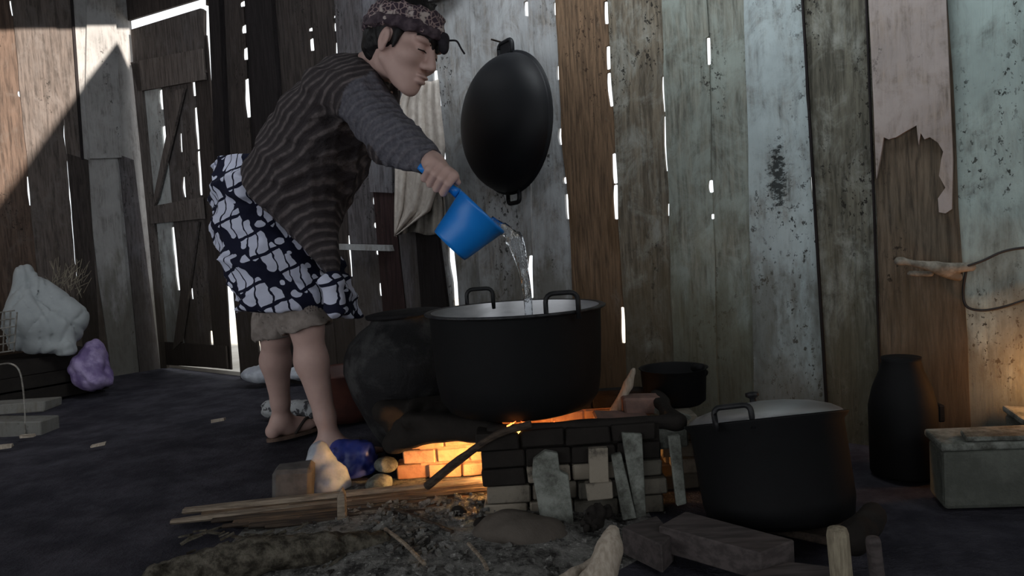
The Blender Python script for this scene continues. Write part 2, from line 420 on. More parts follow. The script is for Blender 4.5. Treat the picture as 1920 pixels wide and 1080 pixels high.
# boundaries of the boards right of the door, as seen at two heights each
bb = [[(392, 0), (450, 700)], [(456, 0), (492, 665)], [(516, 0), (566, 700)], [(580, 0), (632, 700)], [(626, 0), (672, 700)], [(676, 0), (724, 650)],
      [(766, 0), (812, 600)], [(806, 0), (858, 570)], [(880, 0), (906, 700)], [(988, 0), (998, 560)], [(1042, 0), (1052, 255), (1066, 375), (1073, 560)],
      [(1137, 0), (1170, 640)], [(1240, 0), (1262, 640)], [(1326, 0), (1345, 700)], [(1395, 0), (1414, 750)], [(1502, 0), (1546, 700)],
      [(1631, 0), (1652, 700)], [(1777, 0), (1812, 640)], [(1930, 0), (1962, 640)], [(2080, 0), (2110, 640)], [(2260, 0), (2290, 640)], [(2600, 0), (2630, 640)], [(3300, 0), (3330, 640)], [(5200, 0), (5230, 640)]]
gaps = {0: [(5, 45, 5), (60, 118, 3), (190, 235, 2), (440, 703, 22)], 1: [(0, 12, 5), (45, 62, 4), (88, 112, 5), (146, 220, 5), (520, 662, 5)],
        2: [(62, 72, 4), (90, 150, 3), (160, 300, 3)], 3: [(50, 58, 2), (70, 95, 3)], 4: [(25, 32, 2), (40, 58, 3), (76, 112, 3), (440, 520, 4)],
        5: [(368, 384, 5), (416, 428, 6), (468, 478, 3), (530, 556, 2)], 6: [(452, 468, 3), (520, 562, 2)], 7: [(130, 200, 4), (230, 300, 5), (400, 575, 7)],
        9: [(0, 30, 3), (478, 560, 6)], 10: [(0, 28, 4), (120, 150, 2), (238, 272, 4), (330, 345, 5), (362, 412, 7)],
        11: [(0, 45, 4), (84, 130, 5), (134, 200, 4), (286, 345, 6), (345, 412, 6), (575, 645, 4)], 12: [(140, 210, 3), (215, 322, 3), (380, 405, 2)],
        13: [(68, 122, 5), (336, 362, 6), (400, 412, 2)], 15: [(330, 372, 2)]}
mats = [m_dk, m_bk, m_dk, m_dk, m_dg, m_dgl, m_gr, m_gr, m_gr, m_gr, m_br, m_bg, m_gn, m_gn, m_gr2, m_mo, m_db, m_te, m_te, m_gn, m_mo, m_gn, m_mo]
mats[5] = m_dgl
def tan_back(s):
    p = C0+E*s+np.array([0, 0, 1.2]); v = vn((p-CAM)*np.array([1, 1, 0])); c = -float(v @ N); return math.sqrt(max(0, 1-c*c))/c
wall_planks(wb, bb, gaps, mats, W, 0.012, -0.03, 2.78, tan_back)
def wall_board(name, pts, mat, parent, off, t=0.022, fn=W):
    poly = [fn(*p) for p in pts]; V, Fc = local_poly(poly, t, off); return wall_child(name, V, Fc, mat, parent)
# boards nailed over the planks: dark sooty pieces behind the cloth, a pale rail, the broken pinkish board
wall_board('board', [(705, 360), (742, 362), (772, 640), (728, 640)], m_sb, wb, 0.02, 0.02)
wall_board('board', [(785, 436), (826, 440), (852, 640), (800, 640)], m_bk, wb, 0.022, 0.02)
wall_board('board', [(745, 430), (787, 436), (800, 640), (768, 640)], m_dg, wb, 0.014, 0.014)
wall_board('board', [(697, 300), (742, 304), (744, 362), (702, 360)], m_dgl, wb, 0.03, 0.02)
wall_board('rail', [(600, 456), (742, 459), (745, 470), (600, 466)], m_gr, wb, 0.05, 0.03)
jag = [(1610, -420), (1757, -420), (1788, 300), (1786, 392), (1774, 400), (1762, 398), (1760, 372), (1774, 352), (1762, 330), (1766, 300), (1770, 285), (1760, 268), (1745, 258), (1735, 262), (1728, 250), (1724, 272),
       (1720, 236), (1702, 246), (1682, 258), (1668, 262), (1659, 258), (1652, 300), (1645, 335), (1640, 200)]
wall_board('board', jag, m_pk, wb, 0.016, 0.015)
wall_board('board', [(1479, -420), (1482, -420), (1557, 820), (1552, 820)], m_bk, wb, 0.012, 0.012)  # thin black strip added to draw the dark gap between planks
wall_board('board', [(1608, -420), (1611, -420), (1657, 820), (1653, 820)], m_bk, wb, 0.010, 0.012)  # another black strip drawing a dark gap line
# eave board above the wall behind the head
wall_board('board', [(770, -60), (900, -60), (852, -2), (800, 14), (770, 16)], m_dg, wb, 0.06, 0.02)
# posts left of the person
def wall_post(pts, mat, off, t): return wall_board('post', pts, mat, wb, off, t)
wall_post([(398, -60), (418, -60), (432, 300), (440, 470), (424, 470), (412, 300)], m_bk, 0.035, 0.04)
wall_post([(466, -60), (512, -60), (540, 330), (492, 330)], m_bk, 0.03, 0.035)
# --------------------------------------------- door, hung in the corner of the back wall
d1 = link_mesh('door_1', *local_poly([W(330, 128), W(384, 122), W(388, 136), W(332, 142)], 0.02, 0.012), m_batten); d1.matrix_world = FB
tag(d1, 'old plank door with diagonal braces in the corner', kind='structure')
dbd = [[(262, 118), (316, 700)], [(302, 165), (350, 700)], [(334, 165), (372, 700)], [(362, 120), (402, 700)], [(388, 110), (416, 440), (432, 700)]]
dg = {1: [(167, 205, 3), (235, 290, 5), (425, 545, 3)], 2: [(192, 205, 2), (248, 285, 4), (330, 370, 6), (540, 562, 5)], 3: [(120, 180, 3), (200, 280, 3), (282, 366, 3), (386, 410, 6), (620, 650, 2)]}
zd0 = W(380, 688)[1]
wall_planks(d1, dbd, dg, [m_lit, m_door, m_door, m_dk], W, 0.010, max(0.03, zd0), W(300, 100)[1], tan_back, alt=0.004, lap=0.006)
wall_board('rail', [(250, 118), (384, 92), (388, 150), (264, 172)], m_batten, d1, 0.02, 0.02)
wall_board('rail', [(285, 388), (384, 370), (388, 410), (287, 420)], m_batten, d1, 0.03, 0.02)
wall_board('brace', [(336, 170), (352, 166), (302, 372), (288, 402)], m_batten, d1, 0.026, 0.016)
wall_board('brace', [(362, 418), (378, 416), (346, 640), (330, 655)], m_door, d1, 0.024, 0.016)
wall_board('stile', [(252, 120), (266, 118), (292, 400), (318, 690), (306, 690), (280, 400)], m_batten, d1, 0.02, 0.02)
wall_board('rail', [(305, 640), (428, 648), (431, 690), (310, 683)], m_dk, d1, 0.02, 0.012)
hd = link_mesh('trim_1', *local_poly([W(247, 56), W(378, 16), W(384, 20), W(384, 92), W(372, 96), W(252, 120)], 0.02, 0.008), m_door); hd.matrix_world = FB
tag(hd, 'dark header board over the door', kind='structure')
hd2 = link_mesh('trim_2', *local_poly([W(238, 39), W(372, -2), W(400, -120), W(225, -120)], 0.02, 0.0), m_dk); hd2.matrix_world = FB
tag(hd2, 'dark gable board above the slit over the door', kind='structure')
for i, pts in enumerate([[(384, -120), (398, -120), (398, -4), (392, 0), (386, 10)], ]):
    tj = link_mesh('trim_3', *local_poly([W(*p) for p in pts], 0.02, 0.0), m_dk); tj.matrix_world = FB; tag(tj, kind='structure')
# --------------------------------------------- left wall
lb = [[(-2600, 0), (-2540, 560)], [(-1500, 0), (-1440, 560)], [(-1000, 0), (-940, 560)], [(-700, 0), (-640, 560)], [(-500, 0), (-440, 560)], [(-330, 0), (-270, 560)], [(-190, 0), (-130, 560)], [(-90, 0), (-40, 560)], [(22, 0), (75, 560)], [(102, 0), (150, 560)], [(132, 0), (155, 300), (190, 560)], [(196, 0), (240, 560)], [(240, 0), (304, 660)]]
lg = {8: [(0, 30, 4), (170, 182, 4), (330, 386, 4)], 9: [(222, 290, 4), (300, 498, 6), (508, 524, 6), (546, 580, 2), (604, 640, 2)], 11: [(182, 200, 1)]}
def tan_left(t): return 0.1
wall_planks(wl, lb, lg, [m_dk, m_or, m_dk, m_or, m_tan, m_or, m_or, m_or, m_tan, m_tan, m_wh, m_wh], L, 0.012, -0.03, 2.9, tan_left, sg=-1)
wall_board('board', [(162, -40), (212, -40), (226, 296), (168, 298), (158, 180)], m_wh, wl, 0.02, 0.018, L)
wall_board('board', [(129, -40), (134, -40), (157, 300), (152, 300)], m_bk, wl, 0.006, 0.01, L)  # black strip in place of a dark gap, not a real board
wall_board('board', [(126, 288), (165, 300), (190, 700), (160, 712)], m_dk, wl, 0.004, 0.008, L)
wall_board('board', [(222, 290), (250, 300), (300, 690), (262, 700)], m_dg, wl, 0.006, 0.01, L)

# --------------------------------------------- earth floor, gently uneven
def floor_mesh():
    n = 90; xs = np.linspace(-5.0, 4.5, n); ys = np.linspace(-3.0, 7.0, n); V = []; keep = {}
    f1 = sin_noise(2.2, 0.006, 3); f2 = sin_noise(9, 0.003, 4)
    X, Y = np.meshgrid(xs, ys, indexing='ij'); p = np.stack([X, Y, 0*X], -1).reshape(-1, 3); p[:, 2] = f1(p)+f2(p)-0.008
    inside = (((p-C0) @ N) > -0.12) & (((p-C0) @ E) > -0.12)
    Fc = []
    for i in range(n-1):
        for j in range(n-1):
            q = [i*n+j, (i+1)*n+j, (i+1)*n+j+1, i*n+j+1]
            if inside[q].any(): Fc.append(q)
    used = sorted({k for q in Fc for k in q}); mp = {k: i for i, k in enumerate(used)}
    return p[used], [[mp[k] for k in q] for q in Fc]
t = NT('packed_earth'); nz = t.noise(t.coord((1, 1, 1), False), 5, 8, 0.7); n2 = t.noise(t.coord((1, 1, 1), False), 60, 4, 0.7)
earth = t.mix(t.ramp(nz, 0.35, 0.7), lin((44, 43, 51)), lin((74, 72, 80))); earth = t.mix(t.math('MULTIPLY', t.ramp(n2, 0.62, 0.72), 0.35), earth, lin((95, 92, 92)))
t.bump(t.math('ADD', nz, t.math('MULTIPLY', n2, 0.3)), 0.8, 0.03); M_EARTH = t.done(earth, 0.9, 0, 0.15)
fl = link_mesh('floor', *floor_mesh(), M_EARTH, smooth=True); tag(fl, 'dark packed earth floor', kind='structure')
yd = link_mesh('trim_5', *box(C0+E*3.0-N*2.56+np.array([0, 0, 0.0]), (12, 5.0, 0.03), np.array([E, N, (0, 0, 1)])), plain('sunlit_yard', (196, 190, 180), (176, 168, 156), 3)); tag(yd, 'pale sunlit yard ground outside the door', kind='structure')
# --------------------------------------------- roof with an added hole, shaped to throw the sun wedge on the left wall
def to_roof(p): return p-SUN_D*((p[2]-ROOF_Z)/SUN_D[2])
def LWp(x, y): t_, z_ = L(x, y); return C0+N*t_+np.array([0, 0, z_])
patch = [LWp(244, 44), LWp(244, 128), LWp(222, 78), LWp(150, 168), LWp(110, 222), LWp(0, 372), LWp(-120, 520), LWp(-190, 480), LWp(-120, 40), LWp(0, 46)]
hole = [to_roof(p) for p in patch]
def roof_mesh():
    bm = bmesh.new(); s0, s1, t0, t1 = -0.3, 8.7, -0.35, 6.5
    outer = [C0+E*a+N*b for a, b in ((s0, t0), (s1, t0), (s1, t1), (s0, t1))]
    eds = []
    for loop in (outer, hole):
        vs = [bm.verts.new((p[0], p[1], ROOF_Z)) for p in loop]
        eds += [bm.edges.new((vs[i], vs[(i+1) % len(vs)])) for i in range(len(vs))]
    bmesh.ops.triangle_fill(bm, edges=eds, use_beauty=True)
    bm.verts.index_update(); V = np.array([v.co[:] for v in bm.verts]); Fc = [[v.index for v in f.verts] for f in bm.faces]; bm.free(); return V, Fc
rf = link_mesh('ceiling', *roof_mesh(), plain('roof_sheet', (60, 54, 50), (42, 38, 36), 3)); tag(rf, kind='structure')
md = rf.modifiers.new('sheet', 'SOLIDIFY'); md.thickness = 0.03
# side and front walls out of the frame; the front one is open at the eave and doorway behind the camera
wr = link_mesh('wall_right', *box(C0+E*8.6+N*3.0+np.array([0, 0, 1.45]), (6.4, 0.04, 3.0), np.array([N, np.cross((0, 0, 1), N), (0, 0, 1)])), m_mo); tag(wr, kind='structure')
# unseen boards added over the right half to shade the foot of the wall
def shade_boards(s0, s1, t0, t1, z):
    return merge([box(C0+E*((s0+s1)/2)+N*(t0+0.11*(k+0.5))+np.array([0, 0, z]), (s1-s0, 0.105, 0.02), np.array([E, N, (0, 0, 1)])) for k in range(int((t1-t0)/0.11))])
lf = link_mesh('added_shade_boards', *shade_boards(3.35, 6.0, 0.42, 1.55, 1.95), m_dk); tag(lf, kind='structure')
# ------------------------------------------------------------------ the person
FWD = vn((0.83, -0.56, 0)); LAT = np.array([FWD[1], -FWD[0], 0.0])      # LAT = the person's right, towards the camera
skin = NT('skin'); nz = skin.noise(skin.coord((1, 1, 1), False), 30, 3)
skin.bump(nz, 0.12, 0.004); M_SKIN = skin.done(skin.mix(nz, lin((182, 150, 142)), lin((200, 168, 158))), 0.55, 0, 0.4)
H = P(505, 392, 2.80)
base_p = np.array([H[0]+0.03, H[1], 0.0])
person = thing('person', 'person in striped shirt and batik wrap bending over the pot, pouring water', 'person', base_p)
SP = [P(505, 395, 2.80), P(545, 335, 2.73), P(600, 262, 2.62), P(650, 190, 2.50), P(690, 148, 2.43)]
HS = 1.12
hf = vn((0.80, -0.45, -0.40)); hu = vn(np.array([0.34, 0.0, 0.94])); hu = vn(hu-hf*np.dot(hu, hf)); hr = np.cross(hf, hu)
HC = P(757, 88, 2.28)
def hd_(f, r, u): return HC+HS*(f*hf+r*hr+u*hu)
HAX = np.array([hf, hr, hu])
NB = P(704, 128, 2.42)                              # neck base
SR = P(668, 172, 2.34); EL = P(737, 262, 2.23); WR = P(806, 303, 2.16)   # right arm
SL = SP[4]+np.array([-0.05, 0.15, -0.05]); EL2 = P(590, 262, 2.86); WR2 = P(560, 385, 2.92)   # left arm, tucked behind the body
KR = P(575, 612, 2.66); AR = P(619, 826, 2.68); HRp = H+LAT*0.085+np.array([0.0, 0, -0.02])
KL = P(517, 628, 2.93); AL = P(528, 788, 3.03); HLp = H-LAT*0.085+np.array([0.0, 0, -0.02])
# handle of the dipper, the fist closes round it
DC = P(905, 396, 2.13); DB = P(845, 459, 2.13)      # dipper mouth and bottom centre
d_ax = vn(DC-DB); d_perp = vn(P(865, 358, 2.13)-P(948, 430, 2.13)); d_perp = vn(d_perp-d_ax*np.dot(d_perp, d_ax)); d_side = np.cross(d_ax, d_perp)
D_R = 0.084
HAND = P(823, 335, 2.13)                             # middle of the grip
h_in = DC+d_perp*D_R-d_ax*0.012; h_ax = vn(P(790, 302, 2.13)-P(866, 356, 2.13)); h_out = h_in+h_ax*0.135
fine = [(HC-0.17*HS, HC+0.16*HS, 0.0032), (HAND-0.09, HAND+0.09, 0.0032)]
b = Field((-1.25, 1.92, -0.005), (-0.02, 3.45, 1.75), 0.0085, fine)
# trunk, limbs
b.chain([(SP[0], 0.10, 0.15), (SP[1], 0.09, 0.13), (SP[2], 0.10, 0.15), (SP[3], 0.095, 0.16), (SP[4], 0.06, 0.10)], LAT, 0.04)
b.cone(SP[4], NB, 0.06, 0.056, 0.03); b.cone(NB, hd_(-0.03, 0, -0.045), 0.056, 0.052, 0.03)
b.cone(SR, EL, 0.050, 0.040, 0.03); b.cone(EL, WR, 0.042, 0.029, 0.02); b.cone(SP[4]+LAT*0.06, SR, 0.06, 0.055, 0.03)
b.cone(SP[4]-LAT*0.06, SL, 0.06, 0.055, 0.03); b.cone(SL, EL2, 0.048, 0.04, 0.03); b.cone(EL2, WR2, 0.04, 0.03, 0.02)
b.ell(WR2+vn(WR2-EL2)*0.05, (0.025, 0.04, 0.05), None, 0.02)
for hp, kn, an in ((HRp, KR, AR), (HLp, KL, AL)):
    sh = an-kn; bk = -FWD
    b.cone(hp, kn, 0.085, 0.058, 0.03); b.cone(kn, kn+sh*0.3+bk*0.012, 0.054, 0.056, 0.03); b.cone(kn+sh*0.3+bk*0.012, kn+sh*0.78, 0.058, 0.037, 0.03); b.cone(kn+sh*0.78, an, 0.037, 0.034, 0.02)
# feet
def foot(an, fd):
    r_ = np.array([fd[1], -fd[0], 0]); g = np.array([an[0], an[1], 0.0])
    b.cone(an, g-fd*0.045+np.array([0, 0, 0.042]), 0.034, 0.031, 0.03)
    b.cone(an+np.array([0, 0, -0.01]), g+fd*0.10+np.array([0, 0, 0.042]), 0.036, 0.026, 0.03)
    b.cone(g+fd*0.02-r_*0.01+np.array([0, 0, 0.04]), g+fd*0.12-r_*0.015+np.array([0, 0, 0.036]), 0.026, 0.024, 0.02)
    b.cone(g+fd*0.02+r_*0.012+np.array([0, 0, 0.04]), g+fd*0.12+r_*0.02+np.array([0, 0, 0.034]), 0.026, 0.022, 0.02)
    for k, (o, ln, rr) in enumerate(((-0.036, 0.185, 0.0135), (-0.014, 0.182, 0.0105), (0.004, 0.174, 0.010), (0.021, 0.163, 0.0095), (0.036, 0.15, 0.009))):
        b.cone(g+fd*0.125+r_*o*0.8+np.array([0, 0, 0.034]), g+fd*ln+r_*o+np.array([0, 0, 0.028]), rr, rr*0.9, 0.006)
FD_L = vn(np.array([0.62, 0.78, 0.0])); FD_R = vn(np.array([0.95, -0.3, 0.0]))
foot(AL, FD_L); foot(AR, FD_R)
# head
hsk = lambda r: np.array(r)*HS
b.ell(hd_(-0.014, 0, 0.036), hsk((0.099, 0.077, 0.092)), HAX, 0.02)
b.ell(hd_(0.030, 0, -0.028), hsk((0.060, 0.058, 0.074)), HAX, 0.025)
b.ell(hd_(0.050, 0, -0.078), hsk((0.036, 0.034, 0.030)), HAX, 0.03)
b.cone(hd_(0.070, 0, -0.101), hd_(0.068, 0, -0.096), 0.017*HS, 0.017*HS, 0.02)
for s in (-1, 1):
    b.cone(hd_(-0.004, s*0.053, -0.048), hd_(0.06, s*0.014, -0.096), 0.017*HS, 0.015*HS, 0.02)
    b.ell(hd_(0.054, s*0.040, -0.022), hsk((0.034, 0.030, 0.026)), HAX, 0.02)       # cheek
    b.ell(hd_(0.076, s*0.028, 0.024), hsk((0.018, 0.030, 0.011)), HAX, 0.012)        # brow
    b.ell(hd_(0.094, s*0.031, 0.004), hsk((0.013, 0.018, 0.010)), HAX, 0.010, 'sub')
    b.ell(hd_(0.0745, s*0.031, 0.003), hsk((0.015, 0.017, 0.0125)), HAX, 0.003)       # lids
    b.ell(hd_(-0.006, s*0.079, -0.006), hsk((0.0155, 0.009, 0.030)), HAX, 0.006)       # ear
    b.ell(hd_(0.001, s*0.089, -0.004), hsk((0.008, 0.008, 0.019)), HAX, 0.003, 'sub')
    b.ell(hd_(-0.002, s*0.079, -0.032), hsk((0.009, 0.007, 0.010)), HAX, 0.006)
    b.ell(hd_(0.096, s*0.013, -0.034), hsk((0.011, 0.009, 0.009)), HAX, 0.006)        # nostril wing
b.cone(hd_(0.086, 0, 0.016), hd_(0.109, 0, -0.028), 0.0095*HS, 0.0125*HS, 0.012)       # nose
b.ell(hd_(0.092, 0, -0.060), hsk((0.014, 0.022, 0.0065)), HAX, 0.005)                    # lips
b.ell(hd_(0.089, 0, -0.073), hsk((0.015, 0.019, 0.0075)), HAX, 0.005)
b.ell(hd_(0.102, 0, -0.066), hsk((0.006, 0.024, 0.0022)), HAX, 0.003, 'sub')
# right hand: palm over the handle, four fingers wrapped round it, thumb along the far side
g_up = vn(np.array([0.25, -0.15, 0.95])); g_up = vn(g_up-h_ax*np.dot(g_up, h_ax)); g_cam = np.cross(h_ax, g_up)
if g_cam[1] > 0: g_cam = -g_cam
GR = 0.0135; FR = 0.0108
hc = h_in+h_ax*0.075
b.cone(WR, hc+h_ax*0.030+g_up*0.030-g_cam*0.014, 0.030, 0.028, 0.02)
b.cone(hc+h_ax*0.034+g_up*0.024-g_cam*0.020, hc-h_ax*0.030+g_up*0.028-g_cam*0.012, 0.025, 0.019, 0.02)
b.cone(hc+h_ax*0.036+g_up*0.026+g_cam*0.010, hc-h_ax*0.030+g_up*0.032+g_cam*0.010, 0.022, 0.016, 0.02)
for k, (o, ln) in enumerate(((-0.040, 0.96), (-0.0175, 1.05), (0.005, 1.0), (0.0265, 0.86))):
    c = hc+h_ax*o
    kn_ = c+g_up*0.036+g_cam*0.020; p1 = c+g_up*(0.012)+g_cam*(GR+FR+0.012*ln); p2 = c-g_up*(0.022*ln)+g_cam*(GR+0.002); p3 = c-g_up*(GR+FR*0.8)-g_cam*0.012
    b.cone(c+g_up*0.030-g_cam*0.006, kn_, 0.0135, 0.0130, 0.008)
    b.cone(kn_, p1, 0.0128, 0.0112, 0.004); b.cone(p1, p2, 0.0112, 0.0105, 0.003); b.cone(p2, p3, 0.0104, 0.0088, 0.003)
t0 = hc+h_ax*0.034+g_up*0.010-g_cam*0.026; t1 = hc-h_ax*0.004+g_up*0.010-g_cam*0.030; t2 = hc-h_ax*0.036+g_up*0.020-g_cam*0.020; t3 = hc-h_ax*0.056+g_up*0.026+g_cam*0.002
b.cone(t0, t1, 0.018, 0.0145, 0.012); b.cone(t1, t2, 0.0135, 0.0118, 0.004); b.cone(t2, t3, 0.0116, 0.0095, 0.004)
V, Fc = b.mesh(1)
link_mesh('body', V, Fc, M_SKIN, person, True)
# hair
M_HAIR = plain('black_hair', (14, 12, 13), (28, 25, 27), 60, 0.55, 0.6, spec=0.3, stretch=(1, 1, 0.3))
hb = Field(HC-0.19, HC+0.19, 0.0045)
hb.ell(hd_(-0.018, 0, 0.042), hsk((0.104, 0.084, 0.098)), HAX, 0)
hb.ell(hd_(-0.072, 0, -0.012), hsk((0.044, 0.066, 0.056)), HAX, 0.02)
hb.half(hd_(0.035, 0, 0.02), 0.9*hf-0.45*hu)
for s in (-1, 1):
    hb.ell(hd_(0.0, s*0.085, -0.012), hsk((0.030, 0.02, 0.042)), HAX, 0.004, 'sub')
    hb.cone(hd_(0.026, s*0.073, 0.02), hd_(0.024, s*0.071, -0.022), 0.010, 0.005, 0.01)
for k in range(70):                                   # tousled locks on the crown
    a = random.uniform(0, 6.28); q = random.uniform(0, 0.062); c = hd_(-0.012+q*math.cos(a), q*math.sin(a), 0.118+random.uniform(-0.004, 0.004)-q*q*6)
    dirv = hf*random.uniform(-0.7, 0.9)+hr*random.uniform(-0.8, 0.8)+hu*random.uniform(0.5, 1.1)
    hb.cone(c, c+vn(dirv)*random.uniform(0.02, 0.042), 0.009, 0.003, 0.004)
for k in range(12):                                   # fringe under the front of the band
    o = -0.05+0.1*k/11; c = hd_(0.085-o*o*9, o, 0.05); hb.cone(c, c-HS*hu*random.uniform(0.02, 0.042)+HS*hf*0.012, 0.010, 0.004, 0.005)
hb.warp(sin_noise(210, 0.0018, 5))
link_mesh('hair', *hb.mesh(0), M_HAIR, person, True)
# eyebrow and eye line
M_LASH = plain('brow_hair', (26, 20, 20), None, bump=0)
for s in (-1, 1):
    link_mesh('eyebrow', *tube([hd_(0.0905, s*0.012, 0.021), hd_(0.0895, s*0.028, 0.027), hd_(0.074, s*0.048, 0.021)], [0.0028, 0.0036, 0.002], 6), M_LASH, person, True)
    link_mesh('eyelid_line', *tube([hd_(0.0895, s*0.017, -0.001), hd_(0.0915, s*0.03, 0.000), hd_(0.083, s*0.046, -0.002)], [0.0014, 0.0022, 0.0014], 6), M_LASH, person, True)
# headband: two wraps of printed cloth with a knotted tail
t = NT('headband_cloth'); v = t.coord((1, 1, 1), False); wv = t.n('ShaderNodeTexVoronoi', feature='DISTANCE_TO_EDGE'); t.set(wv.inputs['Vector'], v); wv.inputs['Scale'].default_value = 60
nz = t.noise(v, 18, 3); lines = t.ramp(wv.outputs['Distance'], 0.10, 0.04)
col = t.mix(lines, lin((62, 50, 60)), lin((150, 130, 128))); col = t.mix(t.ramp(nz, 0.55, 0.62), col, lin((178, 165, 160))); t.bump(nz, 0.3, 0.004); M_BAND = t.done(col, 0.85)
def band(u0, u1, grow, tilt, seed):
    f = Field(HC-0.19, HC+0.19, 0.0045)
    f.ell(hd_(-0.014, 0, 0.036), hsk((0.102+grow, 0.081+grow, 0.094+grow)), HAX, 0)
    nn = vn(hu+tilt*hf); f.half(hd_(0, 0, u1), nn); f.half(hd_(0, 0, u0), -nn)
    f.ell(hd_(-0.014, 0, 0.036), hsk((0.094, 0.073, 0.088)), HAX, 0.0, 'sub'); f.warp(crease_noise(60, -0.0035, seed)); return f.mesh(1)
hbnd = link_mesh('headband', *band(0.030, 0.092, 0.010, -0.22, 3), M_BAND, person, True)
link_mesh('wrap', *band(0.028, 0.050, 0.014, -0.14, 9), plain('headband_dark', (52, 42, 50), (84, 72, 78), 40, 0.85, 0.3), hbnd, True)
kn = hd_(0.102, -0.012, 0.052)
M_KNOT = plain('knot_cloth', (30, 28, 33), (44, 40, 46), 30)
kf = Field(kn-0.09, kn+0.09, 0.004); kf.ell(kn, (0.020, 0.018, 0.020), None, 0); kf.ell(kn+hf*0.012-hu*0.020, (0.016, 0.016, 0.024), None, 0.01)
link_mesh('knot', *kf.mesh(), M_KNOT, hbnd, True)
kp = P(842, 76, HC[1]-0.03)
link_mesh('tail', *tube(smooth_path([kn+hf*0.01, kp, P(856, 77, HC[1]-0.03), P(864, 90, HC[1]-0.03), P(871, 101, HC[1]-0.03)], 5), 0.0055, 8, sq=(1, 0.5)), M_KNOT, hbnd, True)
# shirt -------------------------------------------------------------------------------------------
spd = vn(SP[3]-SP[1])
sec = [(P(698, 140, 2.42), 0.060, 0.085), (P(662, 172, 2.46), 0.095, 0.165), (P(630, 224, 2.55), 0.132, 0.185), (P(590, 290, 2.63), 0.158, 0.19), (P(552, 360, 2.71), 0.175, 0.19), (P(527, 412, 2.77), 0.190, 0.19), (P(510, 455, 2.81), 0.19, 0.19)]
sf = Field((-1.3, 1.95, 0.45), (-0.08, 3.2, 1.55), 0.0075)
sf.chain(sec, LAT, 0.03)
sf.cone(P(575, 360, 2.62), P(607, 500, 2.60), 0.10, 0.05, 0.06)
sf.cone(SP[4]-spd*0.05+LAT*0.05, SR, 0.085, 0.080, 0.04); sf.cone(SR, EL+np.array([0, 0, -0.004]), 0.078, 0.064, 0.03); sf.cone(EL, WR-vn(WR-EL)*0.02, 0.064, 0.040, 0.03)
sf.cone(SL, EL2, 0.08, 0.066, 0.04); sf.cone(EL2, WR2, 0.064, 0.05, 0.03)
# the hem falls from the back waist to the front
h0 = P(428, 316, 2.80); h1 = P(622, 515, 2.70); hn = np.cross(ray(428, 316), ray(622, 515)); hn = hn if np.dot(hn, spd) < 0 else -hn
sf.half(CAM, hn, 0.01)
# folds: soft creases over sleeve and back
cr = crease_noise(26, 0.010, 21, 4); cr2 = crease_noise(60, 0.0045, 8, 4)
def shirt_warp(p):
    a = np.clip(((p-np.asarray(SR, np.float32)) @ np.asarray(vn(WR-SR), np.float32))/0.1+0.6, 0, 1)
    arm = np.exp(-np.minimum.reduce([np.linalg.norm(p-np.asarray(q, np.float32), axis=-1) for q in (SR, (SR+EL)/2, EL, (EL+WR)/2)])**2/0.008)
    sleeve = np.sin(((p-np.asarray(SR, np.float32)) @ np.asarray(vn(WR-SR)+0.25*np.array([0, 1, 0.4]), np.float32))*135+cr(p)*260)
    return -cr(p)*0.55-cr2(p)*(0.25+0.8*arm)+sleeve*0.0045*arm
sf.warp(shirt_warp)
# neck opening and cuff
sf.ell(NB+vn(hd_(-0.03, 0, -0.045)-NB)*0.045+np.array([0.012, 0, 0.01]), (0.072, 0.072, 0.060), None, 0.006, 'sub')
sf.cone(WR-vn(WR-EL)*0.012, WR+vn(WR-EL)*0.06, 0.031, 0.05, 0.004, 'sub')
V, Fc = sf.mesh(1)
pp = V
prp = vn(np.cross(spd, LAT))
acr = (pp-SP[2]) @ prp; alo = (pp-SP[2]) @ spd; lt = (pp-SP[2]) @ LAT
uu = np.arctan2(lt, acr)*0.19
aw = vn(WR-SR); ap = (pp-SR)-np.outer((pp-SR) @ aw, aw); da = np.linalg.norm(ap, axis=1); ta = ((pp-SR) @ aw)/np.linalg.norm(WR-SR)
am = (da < 0.10) & (ta > 0.12) & (lt > 0.10)
o = link_mesh('shirt', V, Fc, None, person, True)
at = o.data.attributes.new('cloth', 'FLOAT_VECTOR', 'POINT'); at.data.foreach_set('vector', np.stack([acr+0.2*lt, alo, am.astype(float)], 1).astype(np.float32).ravel())
t = NT('lurik_stripe'); a = t.n('ShaderNodeAttribute', attribute_name='cloth'); sx = t.n('ShaderNodeSeparateXYZ'); t.set(sx.inputs[0], a.outputs['Vector'])
vv = t.coord((1, 1, 1), False); nz = t.noise(vv, 7, 4); fine_n = t.noise(vv, 90, 3)
uw = t.math('ADD', sx.outputs[0], t.math('MULTIPLY', t.math('SUBTRACT', nz, 0.5), 0.02))
st = t.math('SINE', t.math('MULTIPLY', uw, 2*math.pi/0.027)); st2 = t.math('SINE', t.math('MULTIPLY', uw, 2*math.pi/0.009))
brk = t.ramp(t.noise(t.coord((1, 1, 1), False), 34, 3), 0.38, 0.6)
sm = t.math('MULTIPLY', t.ramp(st, -0.1, 0.7), t.math('ADD', t.math('MULTIPLY', brk, 0.6), 0.4))
col = t.mix(sm, lin((62, 57, 59)), lin((104, 96, 96))); col = t.mix(t.math('MULTIPLY', t.ramp(st2, 0.6, 1.0), 0.35), col, lin((30, 27, 30)))
slv = t.mix(t.ramp(fine_n, 0.3, 0.7), lin((92, 92, 102)), lin((116, 116, 126)))  # sleeve tone lifted to paint in the highlights on shoulder and arm
col = t.mix(t.math('MULTIPLY', sx.outputs[2], 0.62), col, slv)
t.bump(t.math('ADD', t.math('MULTIPLY', st, 0.5), fine_n), 0.7, 0.006); o.data.materials.append(t.done(col, 0.9, 0, 0.15))
